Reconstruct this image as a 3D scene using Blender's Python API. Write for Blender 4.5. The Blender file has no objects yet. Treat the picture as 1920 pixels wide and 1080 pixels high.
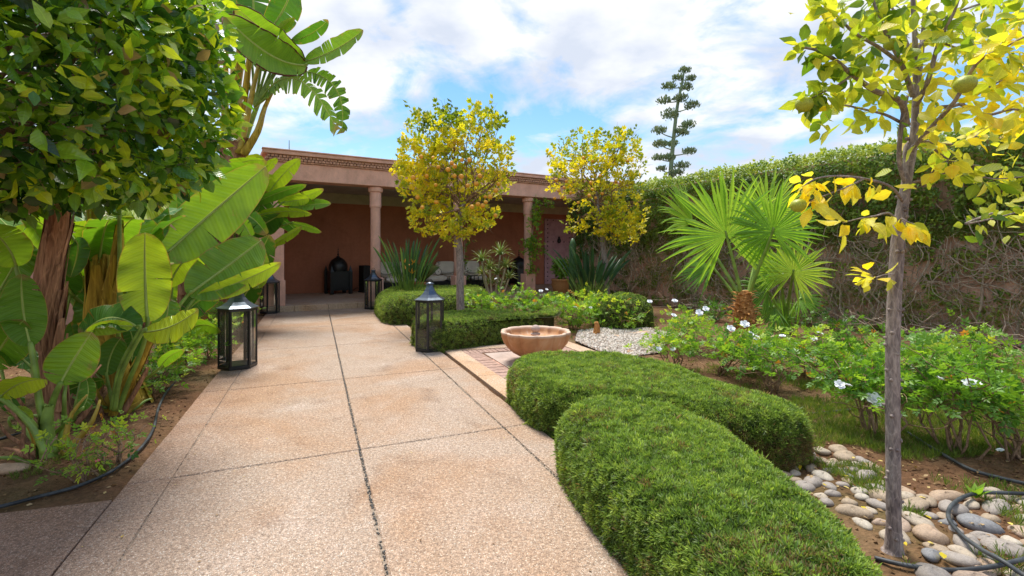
import bpy, math, random
import numpy as np
from mathutils import Vector, Matrix, noise

# ------------------------------------------------------------------ camera, light, exposure
scene = bpy.context.scene
COL = scene.collection
R = math.radians
H, F, CX, HY = 1.25, 920.0, 960.0, 475.0      # eye height, focal length and horizon of the photograph

cam_data = bpy.data.cameras.new('camera')
cam = bpy.data.objects.new('camera', cam_data)
COL.objects.link(cam)
cam.location = (0, 0, H)
cam.rotation_euler = (R(90), 0, 0)
cam_data.sensor_width = 36.0
cam_data.lens = 36.0 * F / 1920.0
cam_data.shift_y = (HY - 540.0) / 1920.0
cam_data.clip_start = 0.05
cam_data.clip_end = 2000
scene.camera = cam

SUN_EL, SUN_AZ = R(68), R(-16)                 # azimuth clockwise from the viewing direction
world = bpy.data.worlds.new('World')
scene.world = world
world.use_nodes = True
nt = world.node_tree
nt.nodes.clear()
def wn(t, **k):
    n = nt.nodes.new(t)
    for a, b in k.items(): setattr(n, a, b)
    return n
sky = wn('ShaderNodeTexSky', sky_type='NISHITA', sun_disc=False)
sky.sun_elevation = SUN_EL; sky.sun_rotation = SUN_AZ
sky.air_density = 1.25; sky.dust_density = 0.5; sky.ozone_density = 2.2
skyhsv = wn('ShaderNodeHueSaturation'); skyhsv.inputs['Saturation'].default_value = 1.3; skyhsv.inputs['Value'].default_value = 0.9
tc = wn('ShaderNodeTexCoord'); sep = wn('ShaderNodeSeparateXYZ')
nt.links.new(tc.outputs['Generated'], sep.inputs[0])
add = wn('ShaderNodeMath', operation='MAXIMUM'); nt.links.new(sep.outputs[2], add.inputs[0]); add.inputs[1].default_value = 0.0
add2 = wn('ShaderNodeMath', operation='ADD'); nt.links.new(add.outputs[0], add2.inputs[0]); add2.inputs[1].default_value = 0.22
dx = wn('ShaderNodeMath', operation='DIVIDE'); nt.links.new(sep.outputs[0], dx.inputs[0]); nt.links.new(add2.outputs[0], dx.inputs[1])
dy = wn('ShaderNodeMath', operation='DIVIDE'); nt.links.new(sep.outputs[1], dy.inputs[0]); nt.links.new(add2.outputs[0], dy.inputs[1])
cmb = wn('ShaderNodeCombineXYZ'); nt.links.new(dx.outputs[0], cmb.inputs[0]); nt.links.new(dy.outputs[0], cmb.inputs[1])
cmb.inputs[2].default_value = 3.7
n1 = wn('ShaderNodeTexNoise'); n1.inputs['Scale'].default_value = 1.15; n1.inputs['Detail'].default_value = 9; n1.inputs['Roughness'].default_value = 0.58
n1.inputs['Distortion'].default_value = 0.35
n2 = wn('ShaderNodeTexNoise'); n2.inputs['Scale'].default_value = 4.2; n2.inputs['Detail'].default_value = 6; n2.inputs['Roughness'].default_value = 0.6
n2.inputs['Distortion'].default_value = 0.5
n3 = wn('ShaderNodeTexNoise'); n3.inputs['Scale'].default_value = 2.6; n3.inputs['Detail'].default_value = 7
for n in (n1, n2, n3): nt.links.new(cmb.outputs[0], n.inputs['Vector'])
mx = wn('ShaderNodeMath', operation='MULTIPLY_ADD'); nt.links.new(n2.outputs[0], mx.inputs[0]); mx.inputs[1].default_value = 0.42
nt.links.new(n1.outputs[0], mx.inputs[2])
cr = wn('ShaderNodeValToRGB')                  # cloud cover
cr.color_ramp.elements[0].position = 0.61; cr.color_ramp.elements[0].color = (0, 0, 0, 1)
cr.color_ramp.elements[1].position = 0.76; cr.color_ramp.elements[1].color = (1, 1, 1, 1)
nt.links.new(mx.outputs[0], cr.inputs[0])
cc = wn('ShaderNodeValToRGB')                  # cloud body, thin grey-blue to white
cc.color_ramp.elements[0].position = 0.40; cc.color_ramp.elements[0].color = (0.64, 0.70, 0.82, 1)
cc.color_ramp.elements[1].position = 0.61; cc.color_ramp.elements[1].color = (0.98, 0.985, 1.0, 1)
nt.links.new(n3.outputs[0], cc.inputs[0])
cs = wn('ShaderNodeVectorMath', operation='SCALE'); nt.links.new(cc.outputs[0], cs.inputs[0]); cs.inputs['Scale'].default_value = 5.7
mixc = wn('ShaderNodeMixRGB'); nt.links.new(cr.outputs[0], mixc.inputs[0])
nt.links.new(sky.outputs[0], skyhsv.inputs['Color'])
nt.links.new(skyhsv.outputs[0], mixc.inputs[1]); nt.links.new(cs.outputs[0], mixc.inputs[2])
bg = wn('ShaderNodeBackground'); bg.inputs['Strength'].default_value = 0.103
nt.links.new(mixc.outputs[0], bg.inputs['Color'])
wo = wn('ShaderNodeOutputWorld'); nt.links.new(bg.outputs[0], wo.inputs['Surface'])
world.cycles.sampling_method = 'MANUAL'; world.cycles.sample_map_resolution = 512

sl = bpy.data.lights.new('sun', 'SUN'); sun = bpy.data.objects.new('sun', sl); COL.objects.link(sun)
sl.energy = 2.9; sl.angle = R(20); sl.color = (1.0, 0.95, 0.86)
sd = Vector((math.sin(SUN_AZ) * math.cos(SUN_EL), math.cos(SUN_AZ) * math.cos(SUN_EL), math.sin(SUN_EL)))
sun.rotation_euler = sd.to_track_quat('Z', 'Y').to_euler()
scene.view_settings.view_transform = 'Standard'
scene.view_settings.look = 'None'
scene.view_settings.exposure = 0.98
scene.view_settings.gamma = 1
scene.view_settings.use_curve_mapping = False
scene.cycles.max_bounces = 8
scene.cycles.diffuse_bounces = 5
scene.cycles.glossy_bounces = 3
scene.cycles.transmission_bounces = 6
scene.cycles.transparent_max_bounces = 12
scene.cycles.caustics_reflective = False
scene.cycles.caustics_refractive = False

rnd = random.Random(7)
rng = np.random.default_rng(7)

# ------------------------------------------------------------------ where things stand
def G(px, py, z=0.0):
    """point of the level z seen at this place of the photograph"""
    Y = (H - z) * F / (py - HY)
    return Vector(((px - CX) / F * Y, Y, z))
def W(px, py, Y):
    return Vector(((px - CX) / F * Y, Y, H - (py - HY) / F * Y))

# ------------------------------------------------------------------ meshes
class Mesh:
    def __init__(s):
        s.v = []; s.lo = []; s.lt = []; s.mi = []; s.t = []; s.u = []; s.n = 0
    def add(s, verts, faces, tint=0.5, uv=None, mi=0):
        verts = np.asarray([tuple(p) for p in verts], dtype=np.float32).reshape(-1, 3)
        s.v.append(verts); k = len(verts)
        s.lo.append(np.concatenate([np.asarray(f, dtype=np.int32) for f in faces]) + s.n)
        s.lt.append(np.asarray([len(f) for f in faces], dtype=np.int32))
        s.mi.append(np.full(len(faces), mi, dtype=np.int32))
        s.t.append(np.full(k, tint, dtype=np.float32) if np.isscalar(tint) else np.asarray(tint, dtype=np.float32))
        s.u.append(np.zeros((k, 3), dtype=np.float32) if uv is None else np.asarray(uv, dtype=np.float32).reshape(-1, 3))
        s.n += k
        return s
    def scatter(s, tmpl, pos, rot, scale, tint, mi=0):
        """many copies of a small template (verts, faces) joined in this mesh"""
        tv, tf = tmpl
        tv = np.asarray(tv, dtype=np.float32); N = len(pos); k = len(tv)
        if N == 0: return s
        scale = np.asarray(scale, dtype=np.float32)
        sv = tv[None] * (scale[:, None, None] if scale.ndim == 1 else scale[:, None, :])
        P = np.einsum('nij,nkj->nki', rot, sv) + np.asarray(pos)[:, None, :]
        lo = np.concatenate([np.asarray(f, dtype=np.int32) for f in tf])
        lt = np.asarray([len(f) for f in tf], dtype=np.int32)
        s.v.append(P.reshape(-1, 3).astype(np.float32))
        s.lo.append((lo[None] + (np.arange(N, dtype=np.int32) * k)[:, None]).ravel() + s.n)
        s.lt.append(np.tile(lt, N)); s.mi.append(np.full(len(lt) * N, mi, dtype=np.int32))
        s.t.append(np.repeat(np.asarray(tint, dtype=np.float32), k))
        s.u.append(np.tile(tv, (N, 1)))
        s.n += N * k
        return s
    def data(s, name, mats, smooth=False):
        me = bpy.data.meshes.new(name)
        v = np.concatenate(s.v); lo = np.concatenate(s.lo).astype(np.int32); lt = np.concatenate(s.lt)
        me.vertices.add(len(v)); me.vertices.foreach_set('co', v.ravel())
        me.loops.add(len(lo)); me.loops.foreach_set('vertex_index', lo)
        me.polygons.add(len(lt))
        st = np.concatenate(([0], np.cumsum(lt)[:-1])).astype(np.int32)
        me.polygons.foreach_set('loop_start', st)
        try: me.polygons.foreach_set('loop_total', lt)
        except Exception: pass
        for m in (mats if isinstance(mats, (list, tuple)) else [mats]): me.materials.append(m)
        me.polygons.foreach_set('material_index', np.concatenate(s.mi))
        me.polygons.foreach_set('use_smooth', np.full(len(lt), smooth))
        me.update(calc_edges=True)
        a = me.attributes.new('tint', 'FLOAT', 'POINT'); a.data.foreach_set('value', np.concatenate(s.t))
        a = me.attributes.new('luv', 'FLOAT_VECTOR', 'POINT'); a.data.foreach_set('vector', np.concatenate(s.u).ravel())
        return me
    def build(s, name, mats, parent=None, smooth=False, bevel=0, kind=None):
        return link(name, s.data(name, mats, smooth), parent, bevel, kind)

def link(name, me, parent=None, bevel=0, kind=None):
    o = bpy.data.objects.new(name, me); COL.objects.link(o)
    if parent is not None: o.parent = parent
    if bevel:
        b = o.modifiers.new('bevel', 'BEVEL'); b.width = bevel; b.segments = 2; b.limit_method = 'ANGLE'
    if kind: o['kind'] = kind
    return o
def tag(o, label=None, cat=None, group=None, kind=None):
    if label: o['label'] = label
    if cat: o['category'] = cat
    if group: o['group'] = group
    if kind: o['kind'] = kind
    return o
def thing(name, label, cat, loc=(0, 0, 0), rz=0.0, group=None):
    o = bpy.data.objects.new(name, None); COL.objects.link(o)
    o.location = loc; o.rotation_euler = (0, 0, rz); o.empty_display_size = 0.1
    return tag(o, label, cat, group)
def copy_tree(o, parent=None):
    c = o.copy(); COL.objects.link(c)
    if parent is not None: c.parent = parent
    for ch in [x for x in COL.objects if x.parent == o]: copy_tree(ch, c)
    return c

def box(m, x0, x1, y0, y1, z0, z1, tint=0.5, mi=0, jit=0.0):
    v = [(x, y, z) for z in (z0, z1) for y in (y0, y1) for x in (x0, x1)]
    if jit: v = [tuple(c + rnd.uniform(-jit, jit) for c in p) for p in v]
    m.add(v, [(0, 2, 3, 1), (4, 5, 7, 6), (0, 1, 5, 4), (2, 6, 7, 3), (0, 4, 6, 2), (1, 3, 7, 5)], tint, mi=mi)
    return m
def catmull(pts, n=8, closed=False):
    pts = [np.array(tuple(p), float) for p in pts]; out = []
    L = len(pts)
    rng_ = range(L) if closed else range(L - 1)
    for i in rng_:
        if closed: p0, p1, p2, p3 = pts[i - 1], pts[i], pts[(i + 1) % L], pts[(i + 2) % L]
        else: p0, p1, p2, p3 = pts[max(i - 1, 0)], pts[i], pts[i + 1], pts[min(i + 2, L - 1)]
        for k in range(n):
            t = k / n
            out.append(0.5 * ((2 * p1) + (-p0 + p2) * t + (2 * p0 - 5 * p1 + 4 * p2 - p3) * t * t + (-p0 + 3 * p1 - 3 * p2 + p3) * t ** 3))
    if not closed: out.append(pts[-1])
    return out
def tube(m, pts, rad, sides=6, tint=0.5, mi=0, cap=True, bump=0.0):
    pts = [Vector(tuple(p)) for p in pts]; n = len(pts)
    if not hasattr(rad, '__len__'): rad = [rad] * n
    if len(rad) != n: rad = list(np.interp(np.linspace(0, 1, n), np.linspace(0, 1, len(rad)), rad))
    V = []; UV = []; a = None; d = 0
    for i, p in enumerate(pts):
        t = (pts[min(i + 1, n - 1)] - pts[max(i - 1, 0)])
        t = t.normalized() if t.length > 1e-9 else Vector((0, 0, 1))
        if a is None:
            a = t.cross(Vector((0, 0, 1)) if abs(t.z) < 0.9 else Vector((1, 0, 0))).normalized()
        else: a = (a - t * a.dot(t)).normalized()
        b = t.cross(a)
        if i: d += (p - pts[i - 1]).length
        for k in range(sides):
            an = 2 * math.pi * k / sides
            r = rad[i] * (1 + (rnd.uniform(-bump, bump) if bump else 0))
            V.append(p + (a * math.cos(an) + b * math.sin(an)) * r); UV.append((d, k / sides, 0))
    Fc = []
    for i in range(n - 1):
        for k in range(sides):
            k2 = (k + 1) % sides
            Fc.append((i * sides + k, i * sides + k2, (i + 1) * sides + k2, (i + 1) * sides + k))
    if cap: Fc.append(tuple(range(sides))[::-1]); Fc.append(tuple((n - 1) * sides + k for k in range(sides)))
    m.add(V, Fc, tint, UV, mi); return m
def lathe(m, prof, sides=24, center=(0, 0), tint=0.5, mi=0, a0=0.0, cap=False, lobes=None):
    V = []; n = len(prof)
    for r, z in prof:
        for k in range(sides):
            an = a0 + 2 * math.pi * k / sides
            rr = r * (lobes(an, r, z) if lobes else 1)
            V.append((center[0] + rr * math.cos(an), center[1] + rr * math.sin(an), z))
    Fc = [(i * sides + k, i * sides + (k + 1) % sides, (i + 1) * sides + (k + 1) % sides, (i + 1) * sides + k) for i in range(n - 1) for k in range(sides)]
    if cap: Fc += [tuple(range(sides))[::-1], tuple((n - 1) * sides + k for k in range(sides))]
    m.add(V, Fc, tint, mi=mi); return m

def nrm(a):
    return a / np.maximum(np.linalg.norm(a, axis=-1, keepdims=True), 1e-9)
def frames(ydir, zdir):
    """rotation matrices whose y axis is ydir and whose z axis leans to zdir"""
    y = nrm(np.asarray(ydir, float)); z = np.asarray(zdir, float)
    x = np.cross(y, z); bad = np.linalg.norm(x, axis=1) < 1e-4
    x[bad] = np.cross(y[bad], np.array([0.31, 0.77, 0.55])); x = nrm(x); z = np.cross(x, y)
    return np.stack([x, y, z], axis=2)
def rdir(n, up=0.0):
    v = rng.normal(size=(n, 3)); v = nrm(v); v[:, 2] += up; return nrm(v)
def fnoise(P, s=1.0, o=0.0):
    return np.array([noise.noise(Vector((p[0] * s + o, p[1] * s + o, p[2] * s))) for p in P])

# templates: a leaf lies along +y, its face looks to +z
LEAF = ([(0, 0, 0), (-.20, .22, .045), (-.25, .52, .05), (0, 1, -.08), (.25, .52, .05), (.20, .22, .045), (0, .24, -.01), (0, .55, 0)],
        [(0, 6, 1), (1, 6, 7, 2), (2, 7, 3), (0, 5, 6), (5, 4, 7, 6), (4, 3, 7)])
LEAFB = ([(0, 0, 0), (-.26, .28, .03), (-.30, .56, .07), (-.14, .85, .02), (0, 1.02, -.06), (.14, .85, .02), (.30, .56, .07), (.26, .28, .03), (0, .28, -.02), (0, .56, 0), (0, .85, -.02)],
         [(0, 8, 1), (1, 8, 9, 2), (2, 9, 10, 3), (3, 10, 4), (0, 7, 8), (7, 6, 9, 8), (6, 5, 10, 9), (5, 4, 10)])
DIA = ([(0, 0, 0), (-.27, .45, .06), (0, 1, 0), (.27, .45, .06)], [(0, 3, 2), (0, 2, 1)])
def multi(base, specs):
    V = []; Fc = []
    bv = np.array(base[0], float)
    for (ox, oy, oz, ang, tilt, s) in specs:
        c, sn = math.cos(ang), math.sin(ang); ct, st = math.cos(tilt), math.sin(tilt)
        P = bv * s
        P = np.stack([P[:, 0], P[:, 1] * ct - P[:, 2] * st, P[:, 1] * st + P[:, 2] * ct], 1)
        P = np.stack([P[:, 0] * c - P[:, 1] * sn, P[:, 0] * sn + P[:, 1] * c, P[:, 2]], 1) + np.array([ox, oy, oz])
        o = len(V); V += [tuple(p) for p in P]; Fc += [tuple(i + o for i in f) for f in base[1]]
    return (V, Fc)
PINN = multi(DIA, [(0, .28, 0, 1.1, .1, .42), (0, .28, 0, -1.1, .1, .42), (0, .55, 0, .95, .1, .46), (0, .55, 0, -.95, .1, .46), (0, .62, 0, 0, -.1, .5)])
SPRIG = multi(DIA, [(0, .0, 0, .9, .5, .55), (0, .05, 0, -.9, .5, .55), (0, .2, 0, 2.0, .3, .55), (0, .22, 0, -1.9, .3, .55), (0, .4, 0, .6, .6, .6), (0, .42, 0, -.6, .5, .6), (0, .5, 0, 0, .8, .6)])
TUFT = (sum([[(0.02 * math.cos(a + 1.57), 0.02 * math.sin(a + 1.57), 0), (-.02 * math.cos(a + 1.57), -.02 * math.sin(a + 1.57), 0)] for a in ()], []), [])
def tuft(nb, spread, w, seed):
    r = random.Random(seed); V = []; Fc = []
    for i in range(nb):
        a = 2 * math.pi * i / nb + r.uniform(-.5, .5); e = spread * r.uniform(.35, 1.1); l = r.uniform(.7, 1.15)
        d = Vector((math.cos(a) * math.sin(e), math.sin(a) * math.sin(e), math.cos(e))); s = d.cross(Vector((0, 0, 1)))
        s = s.normalized() if s.length > 1e-4 else Vector((1, 0, 0)); b = Vector((0, 0, 0)) + d * r.uniform(0, .25)
        m_ = b + d * l * .55
        o = len(V); V += [tuple(b), tuple(m_ + s * w), tuple(b + d * l + Vector((0, 0, -.08 * l))), tuple(m_ - s * w)]
        Fc += [(o, o + 1, o + 2, o + 3)]
    return (V, Fc)

# ------------------------------------------------------------------ materials
class NT:
    def __init__(s, name):
        s.m = bpy.data.materials.new(name); s.m.use_nodes = True; s.t = s.m.node_tree; s.t.nodes.clear()
        s.out = s.t.nodes.new('ShaderNodeOutputMaterial')
    def n(s, t, ins=None, **k):
        x = s.t.nodes.new('ShaderNode' + t)
        for a, b in k.items(): setattr(x, a, b)
        for a, b in (ins or {}).items(): s.set(x.inputs[a], b)
        return x
    def set(s, sock, b):
        if isinstance(b, bpy.types.NodeSocket): s.t.links.new(b, sock)
        elif isinstance(b, bpy.types.Node): s.t.links.new(b.outputs[0], sock)
        else: sock.default_value = b
    def ramp(s, fac, stops, interp='LINEAR'):
        x = s.n('ValToRGB', {0: fac}); e = x.color_ramp.elements; x.color_ramp.interpolation = interp
        while len(e) < len(stops): e.new(0.5)
        for i, (p, c) in enumerate(stops):
            e[i].position = p; e[i].color = (c[0], c[1], c[2], 1) if hasattr(c, '__len__') else (c, c, c, 1)
        return x.outputs[0]
    def noise(s, scale, detail=4, rough=.55, vec=None, dist=0.0):
        x = s.n('TexNoise', {'Scale': scale, 'Detail': detail, 'Roughness': rough, 'Distortion': dist})
        if vec is not None: s.set(x.inputs['Vector'], vec)
        return x.outputs[0]
    def vor(s, scale, vec=None, feature='F1', out=0, rand=1.0):
        x = s.n('TexVoronoi', {'Scale': scale, 'Randomness': rand}, feature=feature)
        if vec is not None: s.set(x.inputs['Vector'], vec)
        return x.outputs[out]
    def math(s, op, a, b=0.0, c=None):
        x = s.n('Math', operation=op); s.set(x.inputs[0], a); s.set(x.inputs[1], b)
        if c is not None: s.set(x.inputs[2], c)
        return x.outputs[0]
    def mix(s, fac, a, b, mode='MIX'):
        x = s.n('MixRGB', blend_type=mode); s.set(x.inputs[0], fac)
        for i, q in ((1, a), (2, b)): s.set(x.inputs[i], (q[0], q[1], q[2], 1) if isinstance(q, tuple) else q)
        return x.outputs[0]
    def attr(s, name, out=2):
        return s.n('Attribute', attribute_name=name).outputs[out]
    def pos(s):
        return s.n('NewGeometry').outputs['Position']
    def obj(s):
        return s.n('TexCoord').outputs['Object']
    def bump(s, h, strength=.5, dist=.01, nor=None):
        x = s.n('Bump', {'Height': h, 'Strength': strength, 'Distance': dist})
        if nor is not None: s.set(x.inputs['Normal'], nor)
        return x.outputs[0]
    def bsdf(s, col, rough=.6, bump=None, metal=0.0, spec=.5, **k):
        x = s.n('BsdfPrincipled')
        s.set(x.inputs['Base Color'], (col[0], col[1], col[2], 1) if isinstance(col, tuple) else col)
        s.set(x.inputs['Roughness'], rough); x.inputs['Metallic'].default_value = metal
        x.inputs['Specular IOR Level'].default_value = spec
        if bump is not None: s.set(x.inputs['Normal'], bump)
        for a, b in k.items(): s.set(x.inputs[a.replace('_', ' ')], b)
        return x.outputs[0]
    def done(s, sh):
        s.t.links.new(sh, s.out.inputs['Surface']); return s.m

def leaf_mat(name, stops, rough=.42, trans=.38, spec=.45, tboost=1.35, mottle=.35, vein=False):
    m = NT(name); t = m.attr('tint')
    c = m.ramp(t, stops)
    nz = m.noise(35, 3, vec=m.pos())
    c = m.mix(mottle, c, m.mix(1.0, c, m.ramp(nz, [(.3, (.62, .62, .62)), (.7, (1.35, 1.35, 1.3))]), 'MULTIPLY'))
    b = None
    if vein:
        luv = m.n('SeparateXYZ', {0: m.attr('luv', 1)})
        ax = m.math('ABSOLUTE', luv.outputs[0])
        mid = m.ramp(ax, [(.0, 1.0), (.018, .0)])
        c = m.mix(m.math('MULTIPLY', mid, .45), c, m.mix(1.0, c, (1.7, 1.7, 1.5), 'MULTIPLY'))
        wv = m.math('SINE', m.math('MULTIPLY', m.math('ADD', luv.outputs[1], m.math('MULTIPLY', ax, -.7)), 52.0))
        b = m.bump(wv, .25, .002)
    p = m.bsdf(c, rough, b, spec=spec)
    tr = m.n('BsdfTranslucent', {0: m.mix(1.0, c, (tboost * 1.3, tboost * 1.2, tboost * .55), 'MULTIPLY')})
    return m.done(m.n('MixShader', {0: trans, 1: p, 2: tr}).outputs[0])
def bark_mat(name, a, b, sc=18, stretch=.25, bstr=.6, dist=.012):
    m = NT(name)
    mp = m.n('Mapping', {0: m.obj()}); mp.inputs['Scale'].default_value = (1, 1, stretch)
    n_ = m.noise(sc, 8, .65, mp.outputs[0], .4); n2_ = m.noise(sc * 4, 5, .6, mp.outputs[0])
    c = m.ramp(n_, [(.3, a), (.68, b)])
    c = m.mix(.55, c, m.mix(1, c, m.ramp(n2_, [(.35, .45), (.65, 1.5)]), 'MULTIPLY'))
    ck = m.vor(sc * 2.2, mp.outputs[0], 'DISTANCE_TO_EDGE'); c = m.mix(m.ramp(ck, [(.0, .35), (.06, 0.0)]), c, tuple(min(1, x * 1.5) for x in b))
    return m.done(m.bsdf(c, .85, m.bump(m.math('ADD', n_, m.math('MULTIPLY', n2_, .4)), bstr, dist), spec=.2))
def plain(name, col, rough=.6, metal=0.0, var=.15, sc=8, bstr=.0, spec=.5):
    m = NT(name); n_ = m.noise(sc, 5, .6, m.obj())
    k = tuple(x * (1 - var) for x in col); l = tuple(min(1, x * (1 + var)) for x in col)
    return m.done(m.bsdf(m.ramp(n_, [(.3, k), (.7, l)]), rough, m.bump(n_, bstr, .01) if bstr else None, metal, spec))

def aggregate(name, base, dark, bed_shade_stain=True, chip=170.0, relief=1.0):
    """washed pebble concrete: small rounded chips in cement, with rusty and grey weather stains"""
    m = NT(name); P = m.pos()
    cell = m.vor(chip, P, 'F1', 0); cellc = m.n('TexVoronoi', {'Scale': chip, 'Vector': P}).outputs['Color']
    cv = m.n('SeparateColor', {0: cellc}).outputs[0]
    c = m.ramp(cv, [(0, dark), (.14, tuple(x * .82 for x in base)), (.5, base), (.86, tuple(min(1, x * 1.22) for x in base)), (1, (.74, .70, .62))])
    c = m.mix(m.ramp(cell, [(.42, 0.0), (.75, .75)]), c, tuple(x * .60 for x in base))
    st = m.noise(.75, 6, .6, P, .6); c = m.mix(m.ramp(st, [(.45, 0.0), (.62, .75)]), c, m.mix(1, c, (.95, .76, .58), 'MULTIPLY'))
    st2 = m.noise(1.6, 7, .65, P, .3); c = m.mix(m.ramp(st2, [(.50, 0.0), (.68, .8)]), c, m.mix(1, c, (1.14, 1.18, 1.26), 'MULTIPLY'))
    st4 = m.noise(2.3, 8, .72, m.n('Mapping', {0: P, 'Location': (7, 3, 0)}).outputs[0], .8)
    c = m.mix(m.ramp(st4, [(.54, 0.0), (.70, .7)]), c, m.mix(1, c, (.62, .56, .52), 'MULTIPLY'))
    grit = m.noise(60, 6, .7, P); c = m.mix(.75, c, m.mix(1, c, m.ramp(grit, [(.34, .45), (.6, 1.25)]), 'MULTIPLY'))
    if bed_shade_stain:      # darker and pinker towards the bed: leaf shade and stain put into the colour
        sp = m.n('SeparateXYZ', {0: P}); t = m.math('MULTIPLY_ADD', sp.outputs[1], .4, sp.outputs[0])
        d = m.math('ADD', m.ramp(t, [(0.0, 1.0), (.05, 1.0)]), 0.0)
        e = m.n('MapRange', {0: m.math('ADD', t, m.math('MULTIPLY', m.noise(1.1, 6, .6, P), -.9)), 1: -1.55, 2: -.9, 3: 1.0, 4: 0.0}).outputs[0]
        c = m.mix(m.math('MULTIPLY', e, .8), c, m.mix(1, c, (.60, .47, .42), 'MULTIPLY'))
    h = m.math('SUBTRACT', m.math('MULTIPLY', grit, .8), m.math('MULTIPLY', cell, 1.0))
    return m.done(m.bsdf(c, .82, m.bump(h, .85 * relief, .006), spec=.25))
def plaster(name, col, sc=3.0, streak=.5, pits=.3):
    m = NT(name); P = m.pos()
    n_ = m.noise(sc, 8, .62, P, .5); n2_ = m.noise(sc * 14, 5, .6, P)
    mp = m.n('Mapping', {0: P}); mp.inputs['Scale'].default_value = (5, 5, .55); n3_ = m.noise(1.6, 6, .65, mp.outputs[0])
    c = m.ramp(n_, [(.28, tuple(x * .80 for x in col)), (.5, col), (.74, tuple(min(1, x * 1.16) for x in col))])
    c = m.mix(streak * .6, c, m.mix(1, c, m.ramp(n3_, [(.35, (.74, .70, .68)), (.62, (1.08, 1.08, 1.1))]), 'MULTIPLY'))
    c = m.mix(.25, c, m.mix(1, c, m.ramp(n2_, [(.3, .7), (.7, 1.2)]), 'MULTIPLY'))
    n4_ = m.noise(1.1, 9, .72, m.n('Mapping', {0: P, 'Location': (4, 1, 2)}).outputs[0], 1.2)
    c = m.mix(m.ramp(n4_, [(.50, 0.0), (.60, streak * .55), (.66, streak * .9)]), c, m.mix(1, c, (.80, .72, .68), 'MULTIPLY'))
    c = m.mix(m.ramp(n4_, [(.30, streak * .7), (.40, 0.0)]), c, m.mix(1, c, (1.18, 1.16, 1.15), 'MULTIPLY'))
    return m.done(m.bsdf(c, .9, m.bump(m.math('ADD', n2_, m.math('MULTIPLY', n_, .6)), pits, .012), spec=.15))
# ------------------------------------------------------------------ materials of the place
M = {}
M['path'] = aggregate('washed concrete', (.475, .35, .262), (.20, .135, .095), chip=230, relief=.7)
M['edging'] = aggregate('pale stone edging', (.58, .41, .28), (.34, .24, .17), bed_shade_stain=False, chip=320, relief=.3)
M['terrace'] = aggregate('terrace floor', (.58, .42, .31), (.34, .24, .17), bed_shade_stain=False, chip=260, relief=.3)
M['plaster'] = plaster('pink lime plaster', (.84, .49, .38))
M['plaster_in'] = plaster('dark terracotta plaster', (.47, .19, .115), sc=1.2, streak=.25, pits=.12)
M['ceiling'] = plaster('grey ceiling paint', (.50, .47, .42), streak=.1, pits=.05)
M['band'] = plaster('olive painted band', (.55, .52, .38), streak=.1, pits=.05)
M['wall'] = plaster('ochre garden wall', (.80, .49, .36), sc=1.6, streak=1.0, pits=.6)
M['soilpebble'] = plain('dark joint pebbles', (.085, .078, .07), .5, var=.5, sc=50)
M['filling'] = plain('grey joint cement', (.27, .215, .165), .9, var=.5, sc=30, bstr=.5, spec=.2)
M['brick'] = plain('old pink brick', (.40, .265, .215), .85, var=.3, sc=25, bstr=.6, spec=.2)
M['cbrick'] = plain('cornice brick', (.60, .34, .25), .85, var=.4, sc=25, bstr=.6, spec=.2)
M['screed'] = plaster('pale screed', (.48, .38, .33), sc=4, streak=.2, pits=.2)
M['iron'] = plain('black painted iron', (.012, .013, .015), .38, .0, .3, 12, .15)
M['roofmetal'] = plain('blackened sheet metal', (.10, .125, .16), .32, .7, .4, 6, .1)
M['black'] = plain('matt black', (.010, .010, .010), .5, var=.2)
M['canvas'] = plain('off white canvas', (.86, .82, .75), .9, var=.08, sc=6, bstr=.2, spec=.2)
M['piping'] = plain('dark piping', (.05, .04, .04), .8)
M['wicker'] = plain('woven basket', (.42, .20, .07), .7, var=.4, sc=60, bstr=.8)
M['orange'] = plain('orange peel', (.78, .36, .03), .42, var=.12, sc=30, bstr=.25)
M['lemon'] = plain('green citrus peel', (.36, .40, .03), .4, var=.35, sc=9, bstr=.2)
M['petal'] = plain('white petals', (.82, .84, .86), .6, var=.05)
M['magenta'] = plain('magenta petals', (.50, .01, .12), .6, var=.2)
def soil_mat():
    m = NT('garden soil'); P = m.pos()
    a = m.noise(1.3, 7, .6, P, .3); b = m.noise(28, 8, .7, P); g = m.vor(60, P)
    c = m.ramp(a, [(.3, (.105, .052, .026)), (.5, (.16, .085, .045)), (.7, (.24, .15, .085))])
    c = m.mix(.7, c, m.mix(1, c, m.ramp(b, [(.3, .45), (.7, 1.6)]), 'MULTIPLY'))
    gr = m.noise(.55, 5, .6, m.n('Mapping', {0: P, 'Location': (3, 9, 0)}).outputs[0])
    c = m.mix(m.ramp(gr, [(.52, 0.0), (.66, .35)]), c, (.13, .14, .05))
    return m.done(m.bsdf(c, .95, m.bump(m.math('ADD', b, m.math('MULTIPLY', g, .5)), .8, .02), spec=.15))
M['soil'] = soil_mat()
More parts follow.
